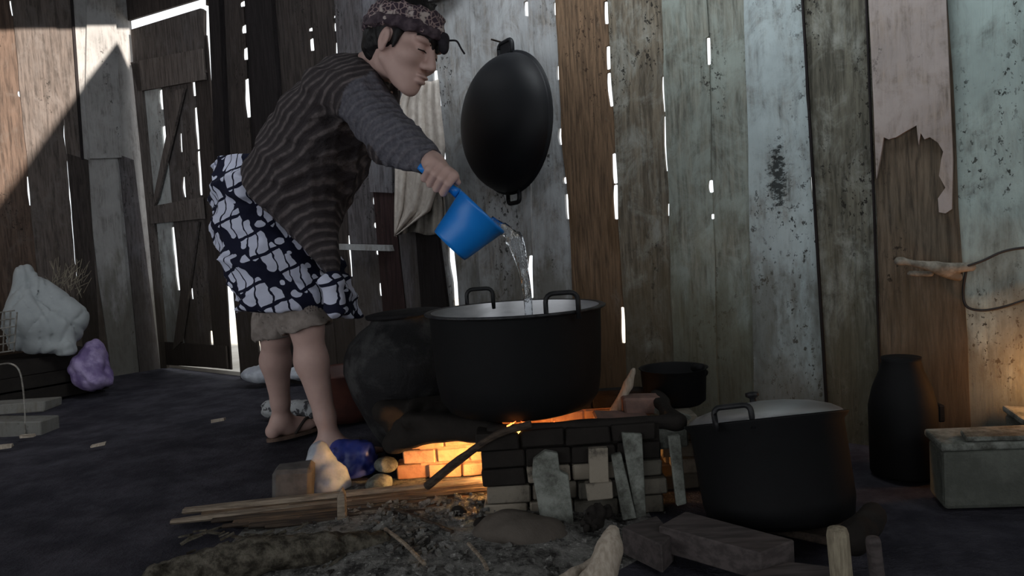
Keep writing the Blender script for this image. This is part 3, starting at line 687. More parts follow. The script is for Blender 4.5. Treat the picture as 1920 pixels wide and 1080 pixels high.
# batik wrap --------------------------------------------------------------------------------------
bs = [(P(496, 352, 2.80), 0.158, 0.18), (P(506, 430, 2.79), 0.155, 0.185), (P(538, 505, 2.76), 0.138, 0.20), (P(566, 572, 2.74), 0.122, 0.205), (P(578, 615, 2.74), 0.118, 0.20)]
wf = Field((-1.3, 2.4, 0.42), (-0.45, 3.2, 1.12), 0.0075)
wf.chain(bs, LAT, 0.04)
wf.cone(P(432, 338, 2.86), P(452, 352, 2.62), 0.052, 0.048, 0.03)       # rolled waist at the back
q0 = P(498, 579, 2.75); q1 = P(632, 582, 2.68); qn = np.cross(ray(498, 577), ray(632, 584)); qn = qn if qn[2] < 0 else -qn
wf.half(CAM, qn, 0.006)
wf.cone(P(622, 520, 2.58), P(630, 582, 2.56), 0.020, 0.024, 0.02)          # loose corner
wf.warp(lambda p: -crease_noise(20, 0.010, 4, 4)(p)-crease_noise(48, 0.003, 14, 4)(p))
V, Fc = wf.mesh(1); o = link_mesh('batik_wrap', V, Fc, None, person, True)
cx = np.interp(-V[:, 2], [-1.0, -0.8, -0.5], [H[0], H[0]+0.02, H[0]+0.10]); ang = np.arctan2(V[:, 1]-2.78, V[:, 0]-cx)
at = o.data.attributes.new('cloth', 'FLOAT_VECTOR', 'POINT'); at.data.foreach_set('vector', np.stack([ang*0.165, V[:, 2], 0*ang], 1).astype(np.float32).ravel())
t = NT('batik_parang'); a = t.n('ShaderNodeAttribute', attribute_name='cloth'); wob = t.n('ShaderNodeTexNoise'); t.set(wob.inputs['Vector'], a.outputs['Vector']); wob.inputs['Scale'].default_value = 20
vm = t.n('ShaderNodeVectorMath', operation='MULTIPLY_ADD'); t.set(vm.inputs[0], wob.outputs['Color']); vm.inputs[1].default_value = (0.026, 0.026, 0); t.set(vm.inputs[2], a.outputs['Vector'])
sx = t.n('ShaderNodeSeparateXYZ'); t.set(sx.inputs[0], vm.outputs[0]); u, v = sx.outputs[0], sx.outputs[1]
diag = t.math('ADD', t.math('MULTIPLY', u, 0.80), t.math('MULTIPLY', v, 0.60)); fb = t.math('FRACT', t.math('DIVIDE', diag, 0.118))
lob = t.math('ABSOLUTE', t.math('SINE', t.math('MULTIPLY', u, math.pi/0.031)))
body = t.math('LESS_THAN', t.math('ABSOLUTE', t.math('SUBTRACT', fb, 0.40)), t.math('ADD', 0.20, t.math('MULTIPLY', lob, 0.15)))
split = t.math('GREATER_THAN', lob, 0.22)
# small round dots in the dark bands
vo = t.n('ShaderNodeTexVoronoi', feature='F1'); t.set(vo.inputs['Vector'], vm.outputs[0]); vo.inputs['Scale'].default_value = 21; vo.inputs['Randomness'].default_value = 0.5
dots = t.math('MULTIPLY', t.math('LESS_THAN', vo.outputs['Distance'], 0.30), t.math('GREATER_THAN', fb, 0.70))
cut = t.math('GREATER_THAN', t.math('ABSOLUTE', t.math('SUBTRACT', t.math('FRACT', t.math('DIVIDE', t.math('SUBTRACT', v, t.math('MULTIPLY', u, 0.5)), 0.085)), 0.5)), 0.07)
wmask = t.math('MAXIMUM', t.math('MULTIPLY', t.math('MULTIPLY', body, split), cut), dots)
col = t.mix(wmask, lin((24, 26, 46)), lin((205, 208, 228))); t.bump(t.noise(t.coord((1, 1, 1), False), 40, 3), 0.15, 0.004); o.data.materials.append(t.done(col, 0.85, 0, 0.2))
# shorts hems below the wrap
sf2 = Field((-1.2, 2.4, 0.3), (-0.5, 3.2, 0.95), 0.0075)
def lerp(a_, b_, t_): return a_+(b_-a_)*t_
sf2.cone(lerp(HRp, KR, 0.66), lerp(HRp, KR, 1.06), 0.088, 0.088, 0.02); sf2.cone(lerp(HLp, KL, 0.66), lerp(HLp, KL, 0.98), 0.085, 0.084, 0.02)
c0 = P(527, 629, 2.66); c1 = P(622, 602, 2.66); cn = np.cross(c1-c0, np.array([0.2, 1, 0])); cn = cn if cn[2] < 0 else -cn
sf2.half(c0, cn, 0.006); sf2.warp(lambda p: -crease_noise(30, 0.006, 31, 4)(p))
sf2.cone(lerp(HRp, KR, 0.8), lerp(HRp, KR, 1.3), 0.082, 0.075, 0.004, 'sub'); sf2.cone(lerp(HLp, KL, 0.8), lerp(HLp, KL, 1.3), 0.078, 0.07, 0.004, 'sub')
link_mesh('shorts', *sf2.mesh(1), plain('khaki_cloth', (128, 118, 112), (146, 136, 130), 40, 0.9, 0.3), person, True)
# sandals
M_SOLE = plain('sandal_sole', (120, 98, 86), (90, 74, 66), 20); M_STRAP = plain('sandal_strap', (60, 52, 50), None)
for an, fd in ((AL, FD_L), (AR, FD_R)):
    g = np.array([an[0], an[1], 0.0]); r_ = np.array([fd[1], -fd[0], 0])
    ring = [g+fd*(0.06+0.135*math.cos(a_))+r_*(0.046*math.sin(a_)*(1.0+0.12*math.cos(a_))) for a_ in np.linspace(0, 2*math.pi, 28, endpoint=False)]
    n = len(ring); Vs = np.array([q+np.array([0, 0, 0.002]) for q in ring]+[q+np.array([0, 0, 0.016]) for q in ring])
    sole = link_mesh('sandal', Vs, [list(range(n))[::-1], list(range(n, 2*n))]+[[i, (i+1) % n, (i+1) % n+n, i+n] for i in range(n)], M_SOLE, person)
    for s in (-1, 1):
        link_mesh('strap', *tube(smooth_path([g+fd*0.145-r_*0.012+np.array([0, 0, 0.03]), g+fd*0.10+r_*s*0.03+np.array([0, 0, 0.068]), g+fd*0.03+r_*s*0.046+np.array([0, 0, 0.02])], 5), 0.006, 6), M_STRAP, sole, True)
# ------------------------------------------------------------------ dipper and falling water
t = NT('blue_plastic'); nz = t.noise(t.coord((1, 1, 1), False), 12, 3); M_BLUE = t.done(t.mix(nz, lin((18, 112, 205)), lin((28, 138, 226))), 0.35, 0, 0.5)
DX = np.array([d_perp, d_side, d_ax]); dl = float(np.linalg.norm(DC-DB))
dip = thing('water_dipper', 'bright blue plastic dipper tipped by the hand above the pot', 'dipper', DB)
r0, r1 = 0.062, D_R
prof = [(0, 0.004), (r0-0.014, 0.004), (r0-0.010, -0.004), (r0-0.003, -0.004), (r0, 0.006), ((r0+r1)/2, dl*0.5), (r1, dl*0.93), (r1+0.002, dl*0.94), (r1+0.002, dl), (r1-0.002, dl+0.002), (r1-0.004, dl*0.95), ((r0+r1)/2-0.003, dl*0.5), (r0-0.004, 0.010), (0, 0.009)]
link_mesh('cup', *lathe(prof, DB, 48, DX), M_BLUE, dip, True)
link_mesh('handle', *tube([h_in, h_in+h_ax*0.02, h_in+h_ax*0.12, h_out], [0.015, 0.0125, 0.0125, 0.010], 12), M_BLUE, dip, True)
t = NT('clear_water'); t.b.inputs['Transmission Weight'].default_value = 1.0; t.b.inputs['IOR'].default_value = 1.33
nz = t.noise(t.coord((1, 1, 0.25), False), 60, 4); t.bump(nz, 0.6, 0.01); M_WATER = t.done((0.92, 0.96, 1.0, 1), 0.06, 0, 0.5)
lip = DC-d_perp*(D_R-0.002)
wp = [lip+d_perp*0.05-d_ax*0.004, lip+d_perp*0.01+d_ax*0.004, P(962, 445, 2.13), P(975, 480, 2.13), P(984, 520, 2.14), P(990, 565, 2.15), P(993, 625, 2.16)]
wt = top_mesh('water_stream', *tube(smooth_path(wp, 6), [0.010]*6+[0.013]*6+list(np.linspace(0.020, 0.010, 12))+list(np.linspace(0.010, 0.008, 13)), 10, sq=(0.45, 1.4)), M_WATER, smooth=True)
tag(wt, 'clear water pouring from the blue dipper into the pot', 'water')
# ------------------------------------------------------------------ pots and wok
t = NT('soot_black'); nz = t.noise(t.coord((1, 1, 1)), 22, 6, 0.7); t.bump(nz, 0.25, 0.004); M_SOOT = t.done(t.mix(nz, lin((8, 8, 9)), lin((18, 18, 20))), 0.7, 0, 0.2)
t = NT('worn_aluminium'); nz = t.noise(t.coord((1, 1, 6)), 10, 5, 0.6); t.bump(nz, 0.12, 0.003); M_ALU = t.done(t.mix(nz, lin((150, 150, 152)), lin((205, 205, 208))), t.math('ADD', 0.28, t.math('MULTIPLY', nz, 0.25)), 0.9, 0.5)
t = NT('wok_iron'); nz = t.noise(t.coord((1, 1, 1)), 14, 5, 0.6); t.bump(nz, 0.15, 0.003); M_WOK = t.done(t.mix(nz, lin((10, 12, 16)), lin((18, 20, 26))), 0.55, 0.0, 0.3)
def arch(c, tang, up, w, h, r, lean=None):
    """U-shaped pot handle standing on the rim"""
    lean = np.zeros(3) if lean is None else lean; pts = []
    cr = min(w, h)*0.42
    pts += [c-tang*w/2-up*0.02, c-tang*w/2+up*(h-cr)]
    for a_ in np.linspace(0, math.pi/2, 5): pts.append(c-tang*(w/2-cr)-tang*cr*math.cos(a_)+up*(h-cr+cr*math.sin(a_)))
    for a_ in np.linspace(math.pi/2, 0, 5): pts.append(c+tang*(w/2-cr)+tang*cr*math.cos(a_)+up*(h-cr+cr*math.sin(a_)))
    pts += [c+tang*w/2-up*0.02]
    return tube([p+lean*np.dot(p-c, up) for p in pts], r, 10)
STOVE_Z = 0.255
PC = P(965, 577, 2.20); PCZ = PC[2]; pc = np.array([PC[0], PC[1], STOVE_Z]); ph = PCZ-STOVE_Z; PR = 0.252
pot = thing('cooking_pot', 'large soot-black cooking pot with two handles on the brick stove', 'pot', pc)
prof = [(0, 0), (PR*0.70, 0.0), (PR*0.84, 0.012), (PR*0.93, 0.045), (PR*0.965, 0.10), (PR*0.985, ph*0.6), (PR, ph-0.02), (PR+0.002, ph-0.006)]
link_mesh('outer_wall', *lathe(prof, pc, 64), M_SOOT, pot, True)
link_mesh('rim', *lathe([(PR, ph-0.010), (PR+0.014, ph-0.006), (PR+0.016, ph-0.001), (PR+0.010, ph+0.002), (PR-0.004, ph)], pc, 64), plain('rim_metal', (70, 70, 72), (46, 46, 48), 30, 0.45, 0.1, 0.6), pot, True)
link_mesh('inner_wall', *lathe([(PR-0.003, ph), (PR-0.006, ph-0.02), (PR-0.016, 0.10), (PR*0.85, 0.03), (PR*0.6, 0.012), (0, 0.012)], pc, 64), M_ALU, pot, True)
M_HAN = plain('handle_black', (20, 20, 22), (36, 36, 38), 30, 0.5, 0.2)
for (hx, hy), wd, hgt in (((893, 562), 0.086, 0.048), ((1045, 586), 0.088, 0.052)):
    q = P(hx, hy, 2.2); az = math.atan2(0.235 if hx < 960 else -0.225, q[0]-pc[0]); dr = np.array([math.cos(az), math.sin(az), 0]); tg = np.array([-dr[1], dr[0], 0])
    tg = vn(np.array([1, 0.15, 0.0])) if hx > 960 else vn(np.array([1, 0.15, 0.0]))
    link_mesh('handle', *arch(pc+dr*(PR+0.006)+np.array([0, 0, ph]), tg, np.array([0, 0, 1.0]), wd, hgt, 0.0068), M_HAN, pot, True)
wsurf = lathe([(0, 0.19), (PR-0.022, 0.19)], pc, 48)
ws = link_mesh('water_surface', *wsurf, M_WATER, None, True)
ws.data.transform(Matrix.Translation(Vector(-pc-np.array([0, 0, 0.19])))); ws.location = pc+np.array([0, 0, 0.19]); tag(ws, 'shallow water inside the large open cooking pot', 'water')
# lidded pot on the right, tipped back
q = P(1432, 784, 1.90); az_ = vn(np.array([-0.045, 0.27, 1.0])); ax_ = vn(np.array([1, 0, 0.045])); ax_ = vn(ax_-az_*np.dot(ax_, az_)); ay_ = np.cross(az_, ax_); AX2 = np.array([ax_, ay_, az_])
ph2, PR2 = 0.262, 0.194; pc2 = q-az_*ph2
pot2 = thing('lidded_pot', 'black pot with a pale metal lid standing right of the stove', 'pot', pc2)
link_mesh('outer_wall', *lathe([(0, 0), (PR2*0.75, 0), (PR2*0.9, 0.015), (PR2*0.95, 0.06), (PR2*0.98, ph2-0.02), (PR2+0.010, ph2-0.004), (PR2+0.010, ph2), (PR2-0.004, ph2), (PR2-0.01, ph2-0.04)], pc2, 56, AX2), M_SOOT, pot2, True)
lid = link_mesh('lid', *lathe([(PR2-0.002, ph2+0.001), (PR2-0.006, ph2+0.006), (PR2*0.85, ph2+0.020), (PR2*0.6, ph2+0.034), (PR2*0.3, ph2+0.042), (0, ph2+0.045)], pc2, 56, AX2), M_ALU, pot2, True)
link_mesh('knob', *lathe([(0.008, ph2+0.043), (0.008, ph2+0.053), (0.017, ph2+0.058), (0.017, ph2+0.068), (0, ph2+0.071)], pc2-ax_*0.02, 20, AX2), M_HAN, lid, True)
link_mesh('handle', *arch(pc2+az_*ph2-ax_*0.120-ay_*0.158, vn(ax_*0.95-ay_*0.3), az_, 0.085, 0.036, 0.007), M_HAN, pot2, True)
link_mesh('handle', *arch(pc2+az_*ph2+ax_*0.120+ay_*0.158, vn(ax_*0.9-ay_*0.4), az_, 0.085, 0.02, 0.007), M_HAN, pot2, True)
# soot-dark jar with a flat cover left of the pot
jb = P(768, 690, 2.74); jb[2] = 0.0
jar = thing('water_jar', 'round-bellied dark jar with a flat cover behind the pot', 'jar', jb)
t = NT('sooty_clay'); nz = t.noise(t.coord((1, 1, 1)), 6, 6, 0.7); n2 = t.noise(t.coord((1, 1, 1)), 30, 4); t.bump(t.math('ADD', nz, t.math('MULTIPLY', n2, 0.4)), 0.5, 0.02)
M_CLAY = t.done(t.mix(t.ramp(nz, 0.45, 0.66), lin((24, 23, 25)), lin((60, 60, 60))), 0.7, 0, 0.3)
link_mesh('belly', *lathe([(0, 0), (0.11, 0), (0.125, 0.03), (0.17, 0.12), (0.215, 0.22), (0.240, 0.31), (0.236, 0.36), (0.215, 0.41), (0.17, 0.455), (0.135, 0.478), (0.125, 0.495), (0.13, 0.505)], jb, 48), M_CLAY, jar, True)
link_mesh('cover', *lathe([(0, 0.502), (0.135, 0.502), (0.140, 0.508), (0.140, 0.516), (0.12, 0.520), (0, 0.524)], jb+np.array([0.012, 0, 0]), 40, np.array([vn((1, 0, 0.04)), (0, 1, 0), vn((-0.04, 0, 1))])), plain('cover_dark', (20, 19, 21), (34, 33, 35), 12), jar, True)
# wok hung on the wall
WC = Wp(957, 232, 0.10); wn = vn(N+np.array([-0.30, 0.18, 0.04])); wz = vn(np.array([0, 0, 1.0])-wn*wn[2]+0.045*np.cross(wn, (0, 0, 1))); wx = np.cross(wz, wn); WAX = np.array([wx, wz, wn])
RW = 0.293
wok = thing('wok', 'black iron wok hanging bottom outward on the plank wall', 'wok', WC)
prof = [(RW+0.006, 0.0), (RW+0.006, 0.006), (RW-0.004, 0.008)]+[(RW*math.cos(a_)*0.985, 0.008+0.165*math.sin(a_)**1.0) for a_ in np.linspace(0.05, math.pi/2, 14)]
link_mesh('bowl', *lathe(prof, WC, 64, WAX), M_WOK, wok, True)
link_mesh('inner_bowl', *lathe([(RW+0.006, 0.0), (RW-0.006, 0.002)]+[((RW-0.006)*math.cos(a_)*0.985, 0.004+0.158*math.sin(a_)) for a_ in np.linspace(0.05, math.pi/2, 12)], WC, 64, WAX), M_WOK, wok, True)
for s, wd, hh in ((1, 0.10, 0.052), (-1, 0.085, 0.042)):
    link_mesh('handle', *arch(WC+wz*s*RW+wn*0.004, wx, wz*s, wd, hh, 0.0095), M_WOK, wok, True)
ring = link_mesh('handle_plate', *box(WC+wz*(RW+0.022)+wn*0.004, (0.07, 0.045, 0.008), WAX, 0, 0.002), M_WOK, wok)
nail = Wp(957, 84, 0.0); nm = top_mesh('wall_nail', *tube([nail-N*0.03, nail+N*0.13], 0.004, 8), plain('rusty_iron', (60, 50, 44), (40, 34, 30), 40, 0.6, 0.2, 0.6)); tag(nm, 'nail in the wall carrying the black wok', 'nail')
# small black pan behind the stove and the tall black can by the wall
sb = P(1262, 690, 2.42); top_z = sb[2]; sb[2] = 0.19
pan = thing('saucepan', 'small soot-black saucepan on the rear right of the stove', 'pan', sb)
link_mesh('bowl', *lathe([(0, 0), (0.085, 0), (0.100, 0.012), (0.106, top_z-sb[2]), (0.112, top_z-sb[2]+0.002), (0.101, top_z-sb[2]), (0.096, 0.02), (0, 0.014)], sb, 40), M_SOOT, pan, True)
link_mesh('handle', *tube([sb+np.array([0.100, -0.02, top_z-sb[2]-0.02]), P(1303, 690, 2.38), P(1318, 688, 2.36)], [0.012, 0.014, 0.010], 10), M_SOOT, pan, True)
cb = P(1693, 800, 2.16); cb[2] = 0
can = thing('storage_can', 'tall black can with sloping shoulder against the wall', 'can', cb)
link_mesh('shell', *lathe([(0, 0), (0.088, 0), (0.092, 0.01), (0.092, 0.20), (0.080, 0.255), (0.060, 0.305), (0.052, 0.335), (0.054, 0.345), (0, 0.345)], cb, 40), M_SOOT, can, True)
link_mesh('lug', *box(cb+np.array([0.094, -0.02, 0.18]), (0.02, 0.04, 0.05), None, 0, 0.004), M_SOOT, can)
# ------------------------------------------------------------------ brick stove
M_BR = NT('fired_brick'); t = M_BR; nz = t.noise(t.coord((1, 1, 1)), 14, 6, 0.7); rnd = t.n('ShaderNodeObjectInfo').outputs['Random']
cc = t.mix(rnd, lin((98, 94, 86)), lin((150, 140, 126))); cc = t.mix(t.ramp(nz, 0.5, 0.75), cc, lin((62, 58, 54))); t.bump(nz, 0.7, 0.01); M_BRICK = t.done(cc, 0.9, 0, 0.15)
t = NT('soot_brick'); nz = t.noise(t.coord((1, 1, 1)), 12, 6, 0.7); t.bump(nz, 0.7, 0.01); M_BRK = t.done(t.mix(nz, lin((26, 24, 23)), lin((52, 48, 45))), 0.95, 0, 0.1)
t = NT('inner_brick'); nz = t.noise(t.coord((1, 1, 1)), 16, 6, 0.7); rnd = t.n('ShaderNodeObjectInfo').outputs['Random']; t.bump(nz, 0.6, 0.01)
M_BRI = t.done(t.mix(t.ramp(nz, 0.4, 0.75), t.mix(rnd, lin((176, 132, 104)), lin((196, 156, 124))), lin((150, 104, 80))), 0.9, 0, 0.15)
sx0 = G(916, 978)[0]; sy0 = 1.965
stv = thing('brick_stove', 'low stove of stacked bricks with an open fire mouth at its left', 'stove', np.array([0.1, 2.2, 0.0]))
bl, bw, bh = 0.118, 0.095, 0.047
def brick_row(x0, y, z, cnt, mat, ln=bl, yaw=0.0, jx=0.004):
    for k in range(cnt):
        c_ = np.array([x0+ln*(k+0.5), y+random.uniform(-0.004, 0.004), z+bh/2]); a_ = yaw+random.uniform(-0.03, 0.03); ax = np.array([(math.cos(a_), math.sin(a_), 0), (-math.sin(a_), math.cos(a_), 0), (0, 0, 1)])
        m_ = mat(k) if callable(mat) else mat
        link_mesh('brick', *box(c_, (ln-0.005, bw+random.uniform(-0.01, 0.006), bh-0.003), ax, 0.002, 0.004), m_, stv)
zr = [0.0, 0.049, 0.098, 0.147, 0.196]
for i, z in enumerate(zr):                                # front wall
    mt = M_BRK if i >= 3 else (M_BRICK if i != 2 else (lambda k: M_BRK if k == 0 else M_BRICK))
    brick_row(sx0+(0.0 if i % 2 else -0.012)-(0.012 if i >= 3 else 0), sy0+bw/2, z, 4 if i % 2 else 4, mt, ln=0.122)
for i, z in enumerate(zr):                                # back wall of the fire chamber, its left end stepped
    x0 = P(742+i*16, 880, 2.40)[0]; brick_row(x0, 2.38+bw/2, z, 7 if i < 4 else 6, M_BRI if i < 4 else M_BRK, ln=0.108)
for i, z in enumerate(zr[:4]): brick_row(0.40+0.04*(i % 2), 2.17, z, 1, M_BRICK, ln=0.11); brick_row(0.40+0.03*(i % 2), 2.28, z, 1, M_BRICK, ln=0.11)
link_mesh('mortar', *box((sx0+0.245, sy0+bw/2, 0.12), (0.46, 0.05, 0.235)), M_BRK, stv)
link_mesh('mortar', *box((0.02, 2.38+bw/2, 0.10), (0.70, bw-0.016, 0.19)), M_BRI, stv)
# iron bar and dark clay lip carrying the pot
link_mesh('lintel', *beam(np.array([pc[0]-0.30, 2.40, 0.247]), np.array([pc[0]+0.34, 2.40, 0.247]), 0.06, 0.012, jit=0.002), M_BRK, stv)
sf_ = Field((-0.52, 1.9, 0.11), (0.52, 2.6, 0.30), 0.009)   # clay smear on the wall tops
sf_.cone(P(750, 800, 2.30), P(800, 795, 2.22), 0.032, 0.03, 0.03); sf_.cone(P(800, 795, 2.22), P(925, 800, 2.08), 0.03, 0.028, 0.03); sf_.cone(P(745, 828, 2.30), P(800, 812, 2.20), 0.030, 0.026, 0.03); sf_.cone(P(800, 810, 2.20), P(925, 815, 2.06), 0.026, 0.028, 0.03); sf_.cone(P(750, 845, 2.34), P(745, 828, 2.30), 0.024, 0.03, 0.03); sf_.cone((-0.07, 2.01, 0.240), (0.42, 2.01, 0.236), 0.020, 0.024, 0.02); sf_.cone((-0.34, 2.40, 0.235), (0.42, 2.42, 0.235), 0.02, 0.02, 0.02); sf_.cone((0.42, 2.02, 0.235), (0.44, 2.40, 0.235), 0.024, 0.022, 0.02)
[sf_.cone((x_, 2.14-0.1*x_*2, 0.232), (x_, 2.44, 0.232), 0.028, 0.028, 0.02) for x_ in (-0.33, -0.28, -0.23, -0.18)]; sf_.cone((-0.44, 2.44, 0.205), (-0.18, 2.44, 0.22), 0.045, 0.045, 0.02); sf_.cone((-0.42, 2.42, 0.17), (-0.33, 2.42, 0.2), 0.035, 0.035, 0.02); sf_.warp(sin_noise(45, 0.006, 6)); sf_.half((0, 0, 0.254), (0, 0, 1))  # fill at the left end, added to keep firelight off the leg
link_mesh('clay_lip', *sf_.mesh(1), M_BRK, stv, True)
# leaning slabs against the stove front
t = NT('grey_slab'); nz = t.noise(t.coord((1, 1, 1)), 13, 8, 0.75); t.bump(nz, 0.8, 0.012); M_SLAB = t.done(t.mix(t.ramp(nz, 0.34, 0.68), lin((74, 74, 68)), lin((142, 145, 138))), 0.9, 0, 0.15)
def slab(name, px, d, th, mat, label, cat, group=None, dtop=None):
    """upright slab from an outline; lower points nearer the camera so that it leans"""
    ys = [p[1] for p in px]; y0, y1 = min(ys), max(ys)
    f_ = [P(x, y, d+((dtop or d)-d)*(y1-y)/(y1-y0)) for x, y in px]; bk = [p+np.array([0, th, 0.0]) for p in f_]; n = len(px)
    o = top_mesh(name, np.array(f_+bk), [list(range(n)), list(range(n, 2*n))[::-1]]+[[i, i+n, (i+1) % n+n, (i+1) % n] for i in range(n)], mat)
    md = o.modifiers.new('edge', 'BEVEL'); md.width = 0.002; md.segments = 1
    tag(o, label, cat, group); return o
slab('leaning_slab', [(1000, 862), (1022, 846), (1046, 850), (1050, 884), (1066, 892), (1080, 1016), (1050, 1018), (1018, 1010), (1006, 930), (998, 892)], 1.86, 0.022, M_SLAB, 'pale grey slab leaning on the stove front, widest of the leaning pieces', 'slab', dtop=1.945)
slab('leaning_board', [(1146, 854), (1165, 850), (1194, 972), (1168, 976)], 1.88, 0.018, M_SLAB, 'thin grey stick leaning on the stove front beside the boulder', 'stick', dtop=1.95)
slab('leaning_board', [(1166, 812), (1204, 814), (1212, 968), (1192, 972)], 1.90, 0.02, M_SLAB, 'short grey board upright at the middle of the stove front', 'board', dtop=1.955)
slab('leaning_board', [(1254, 818), (1276, 816), (1288, 945), (1270, 950)], 1.88, 0.02, M_SLAB, 'narrow grey board leaning beside the lidded pot', 'board', dtop=1.95)
slab('leaning_board', [(1104, 842), (1140, 840), (1142, 905), (1106, 908)], 1.925, 0.028, M_BRICK, 'small pale brick set on edge in the stove front', 'brick', dtop=1.945)
slab('leaning_board', [(1098, 908), (1148, 904), (1150, 935), (1102, 940)], 1.90, 0.03, M_BRICK, 'lower grey brick below the pale brick in the stove front', 'brick', dtop=1.92)
def boulder(name, c, r, seed, mat, label, cat='stone', amp=0.02, h=0.009, freq=22):
    c = np.asarray(c, float); r = np.asarray(r, float); f = Field(c-r-0.04, c+r+0.04, h); f.ell(c, r, None, 0); f.warp(sin_noise(freq, amp, seed)); f.warp(crease_noise(freq*1.6, amp*0.4, seed+3)); f.half((0, 0, 0.0), (0, 0, -1))
    o = top_mesh(name, *f.mesh(1), mat, smooth=True); tag(o, label, cat); return o
boulder('stone', P(1105, 972, 1.84), (0.05, 0.04, 0.05), 5, M_BRK, 'dark rough stone at the foot of the widest leaning slab', amp=0.022, h=0.006, freq=40)
t = NT('dusty_clay'); nz = t.noise(t.coord((1, 1, 1)), 13, 6, 0.7); t.bump(nz, 0.6, 0.012); M_DUST = t.done(t.mix(nz, lin((70, 63, 58)), lin((104, 97, 90))), 0.95, 0, 0.1)
q = G(960, 1015); boulder('stone', q+np.array([0.015, 0, 0.02]), (0.13, 0.08, 0.055), 15, M_DUST, 'dusty brown flat stone under the stove corner by the ash', amp=0.010)
# stones and bricks round the fire mouth
q = G(722, 905); boulder('stone', P(722, 872, 2.37), (0.046, 0.05, 0.032), 25, M_SLAB, 'upper rounded stone between blue bag and glowing fire', amp=0.008)
boulder('stone', P(708, 908, 2.31), (0.045, 0.05, 0.034), 35, M_SLAB, 'lower rounded stone between blue bag and glowing fire', amp=0.008)
bk_ = top_mesh('loose_brick', *box(G(545, 944)+np.array([0, 0.05, 0.05]), (0.115, 0.10, 0.10), np.array([vn((1, 0.12, 0)), vn((-0.12, 1, 0)), (0, 0, 1)]), 0.006, 0.012), plain('grey_brick', (96, 92, 90), (74, 70, 70), 14, 0.9, 0.5)); tag(bk_, 'single grey brick beside the white bag on the floor', 'brick')
# top right rubble of the stove: pink-grey bricks and split wood
M_PK = plain('pink_brick', (138, 108, 98), (110, 90, 84), 14, 0.9, 0.5)
def blk(px, py, d, size, yaw, mat, label, cat, name='loose_brick', tilt=0.0, zbase=None):
    c_ = P(px, py, d); cy, sy = math.cos(yaw), math.sin(yaw); x_ = vn((cy, sy, tilt)); y_ = vn(np.cross((0, 0, 1), x_)); z_ = np.cross(x_, y_)
    o = top_mesh(name, *box(c_, size, np.array([x_, y_, z_]), 0.004, 0.006), mat); tag(o, label, cat); return o
blk(1205, 757, 2.26, (0.125, 0.08, 0.05), 0.05, M_PK, 'pinkish brick on the stove beside the upright split wood', 'brick')
blk(1165, 783, 2.20, (0.16, 0.10, 0.022), 0.0, M_PK, 'thin pinkish slab under the brick on the stove right', 'slab', 'flat_slab', -0.05)
blk(1212, 800, 2.12, (0.12, 0.12, 0.04), 0.5, M_SLAB, 'grey block on the right end of the stove top', 'brick', tilt=-0.06)
blk(1262, 778, 2.22, (0.11, 0.05, 0.025), -0.5, M_SLAB, 'slanting grey chip between stove and lidded pot', 'stone', 'stone_chip', -0.28)
blk(1252, 812, 2.06, (0.085, 0.10, 0.06), 0.1, M_SLAB, 'grey corner block beneath the slanting chip', 'brick')
t = NT('split_wood'); v = t.coord((1, 1, 1)); nz = t.noise(t.coord((1, 14, 14)), 6, 6, 0.6); t.bump(nz, 0.4, 0.005); M_WOOD = t.done(t.mix(nz, lin((128, 112, 96)), lin((172, 158, 142))), 0.85, 0, 0.2)
M_WOODP = plain('pale_wood', (176, 164, 150), (150, 138, 124), 20, 0.85, 0.3, stretch=(6, 6, 1)); M_WOODD = plain('dark_wood', (86, 74, 66), (62, 54, 48), 18, 0.85, 0.4, stretch=(1, 6, 6))
fw = Field(P(1172, 730, 2.28)-0.14, P(1172, 730, 2.28)+0.14, 0.006); fw.cone(P(1152, 772, 2.28), P(1178, 722, 2.28), 0.019, 0.016, 0.01); fw.cone(P(1178, 722, 2.28), P(1188, 694, 2.28), 0.016, 0.010, 0.01); fw.warp(sin_noise(50, 0.003, 2))
o = top_mesh('firewood_piece', *fw.mesh(1), M_WOODP, smooth=True); tag(o, 'upright split firewood piece leaning behind the pot, white tip', 'firewood')
# ------------------------------------------------------------------ fire
t = NT('flame'); em = t.n('ShaderNodeEmission'); sxz = t.n('ShaderNodeSeparateXYZ'); t.set(sxz.inputs[0], t.n('ShaderNodeTexCoord').outputs['Generated'])
fc = t.mix(sxz.outputs[2], lin((255, 214, 110)), lin((255, 96, 40))); t.set(em.inputs[0], fc); em.inputs[1].default_value = 5.0
out = [n for n in t.t.nodes if n.type == 'OUTPUT_MATERIAL'][0]; t.t.links.new(em.outputs[0], out.inputs[0]); M_FLAME = t.m
fire = thing('fire', 'orange fire burning under the large cooking pot', 'fire', P(965, 900, 2.22)*np.array([1, 1, 0])+np.array([0, 0, 0.03]))
def flame(p, h, r, sway): 
    pts = [p+np.array([sway*(k/8)**2+0.008*math.sin(k*1.3+p[0]*40), 0.006*math.cos(k+p[0]*30), h*k/8]) for k in range(9)]
    return tube(pts, [r*v_ for v_ in (0.55, 0.9, 1.0, 0.92, 0.75, 0.55, 0.36, 0.18, 0.03)], 10)
for (fx, fy, d_, h_, r_) in ((985, 905, 2.22, 0.20, 0.045), (950, 905, 2.26, 0.17, 0.04), (1030, 905, 2.25, 0.19, 0.045), (1075, 900, 2.24, 0.15, 0.035), (945, 840, 2.14, 0.075, 0.013), (972, 842, 2.12, 0.085, 0.016), (952, 814, 1.985, 0.036, 0.005), (966, 814, 1.985, 0.034, 0.007)):
    link_mesh('flame', *flame(P(fx, fy, d_), h_, r_, 0.02), M_FLAME, fire, True)
lamp('firelight', 'POINT', P(966, 873, 2.215), 80.0, (1.0, 0.50, 0.17), shadow_soft_size=0.05)
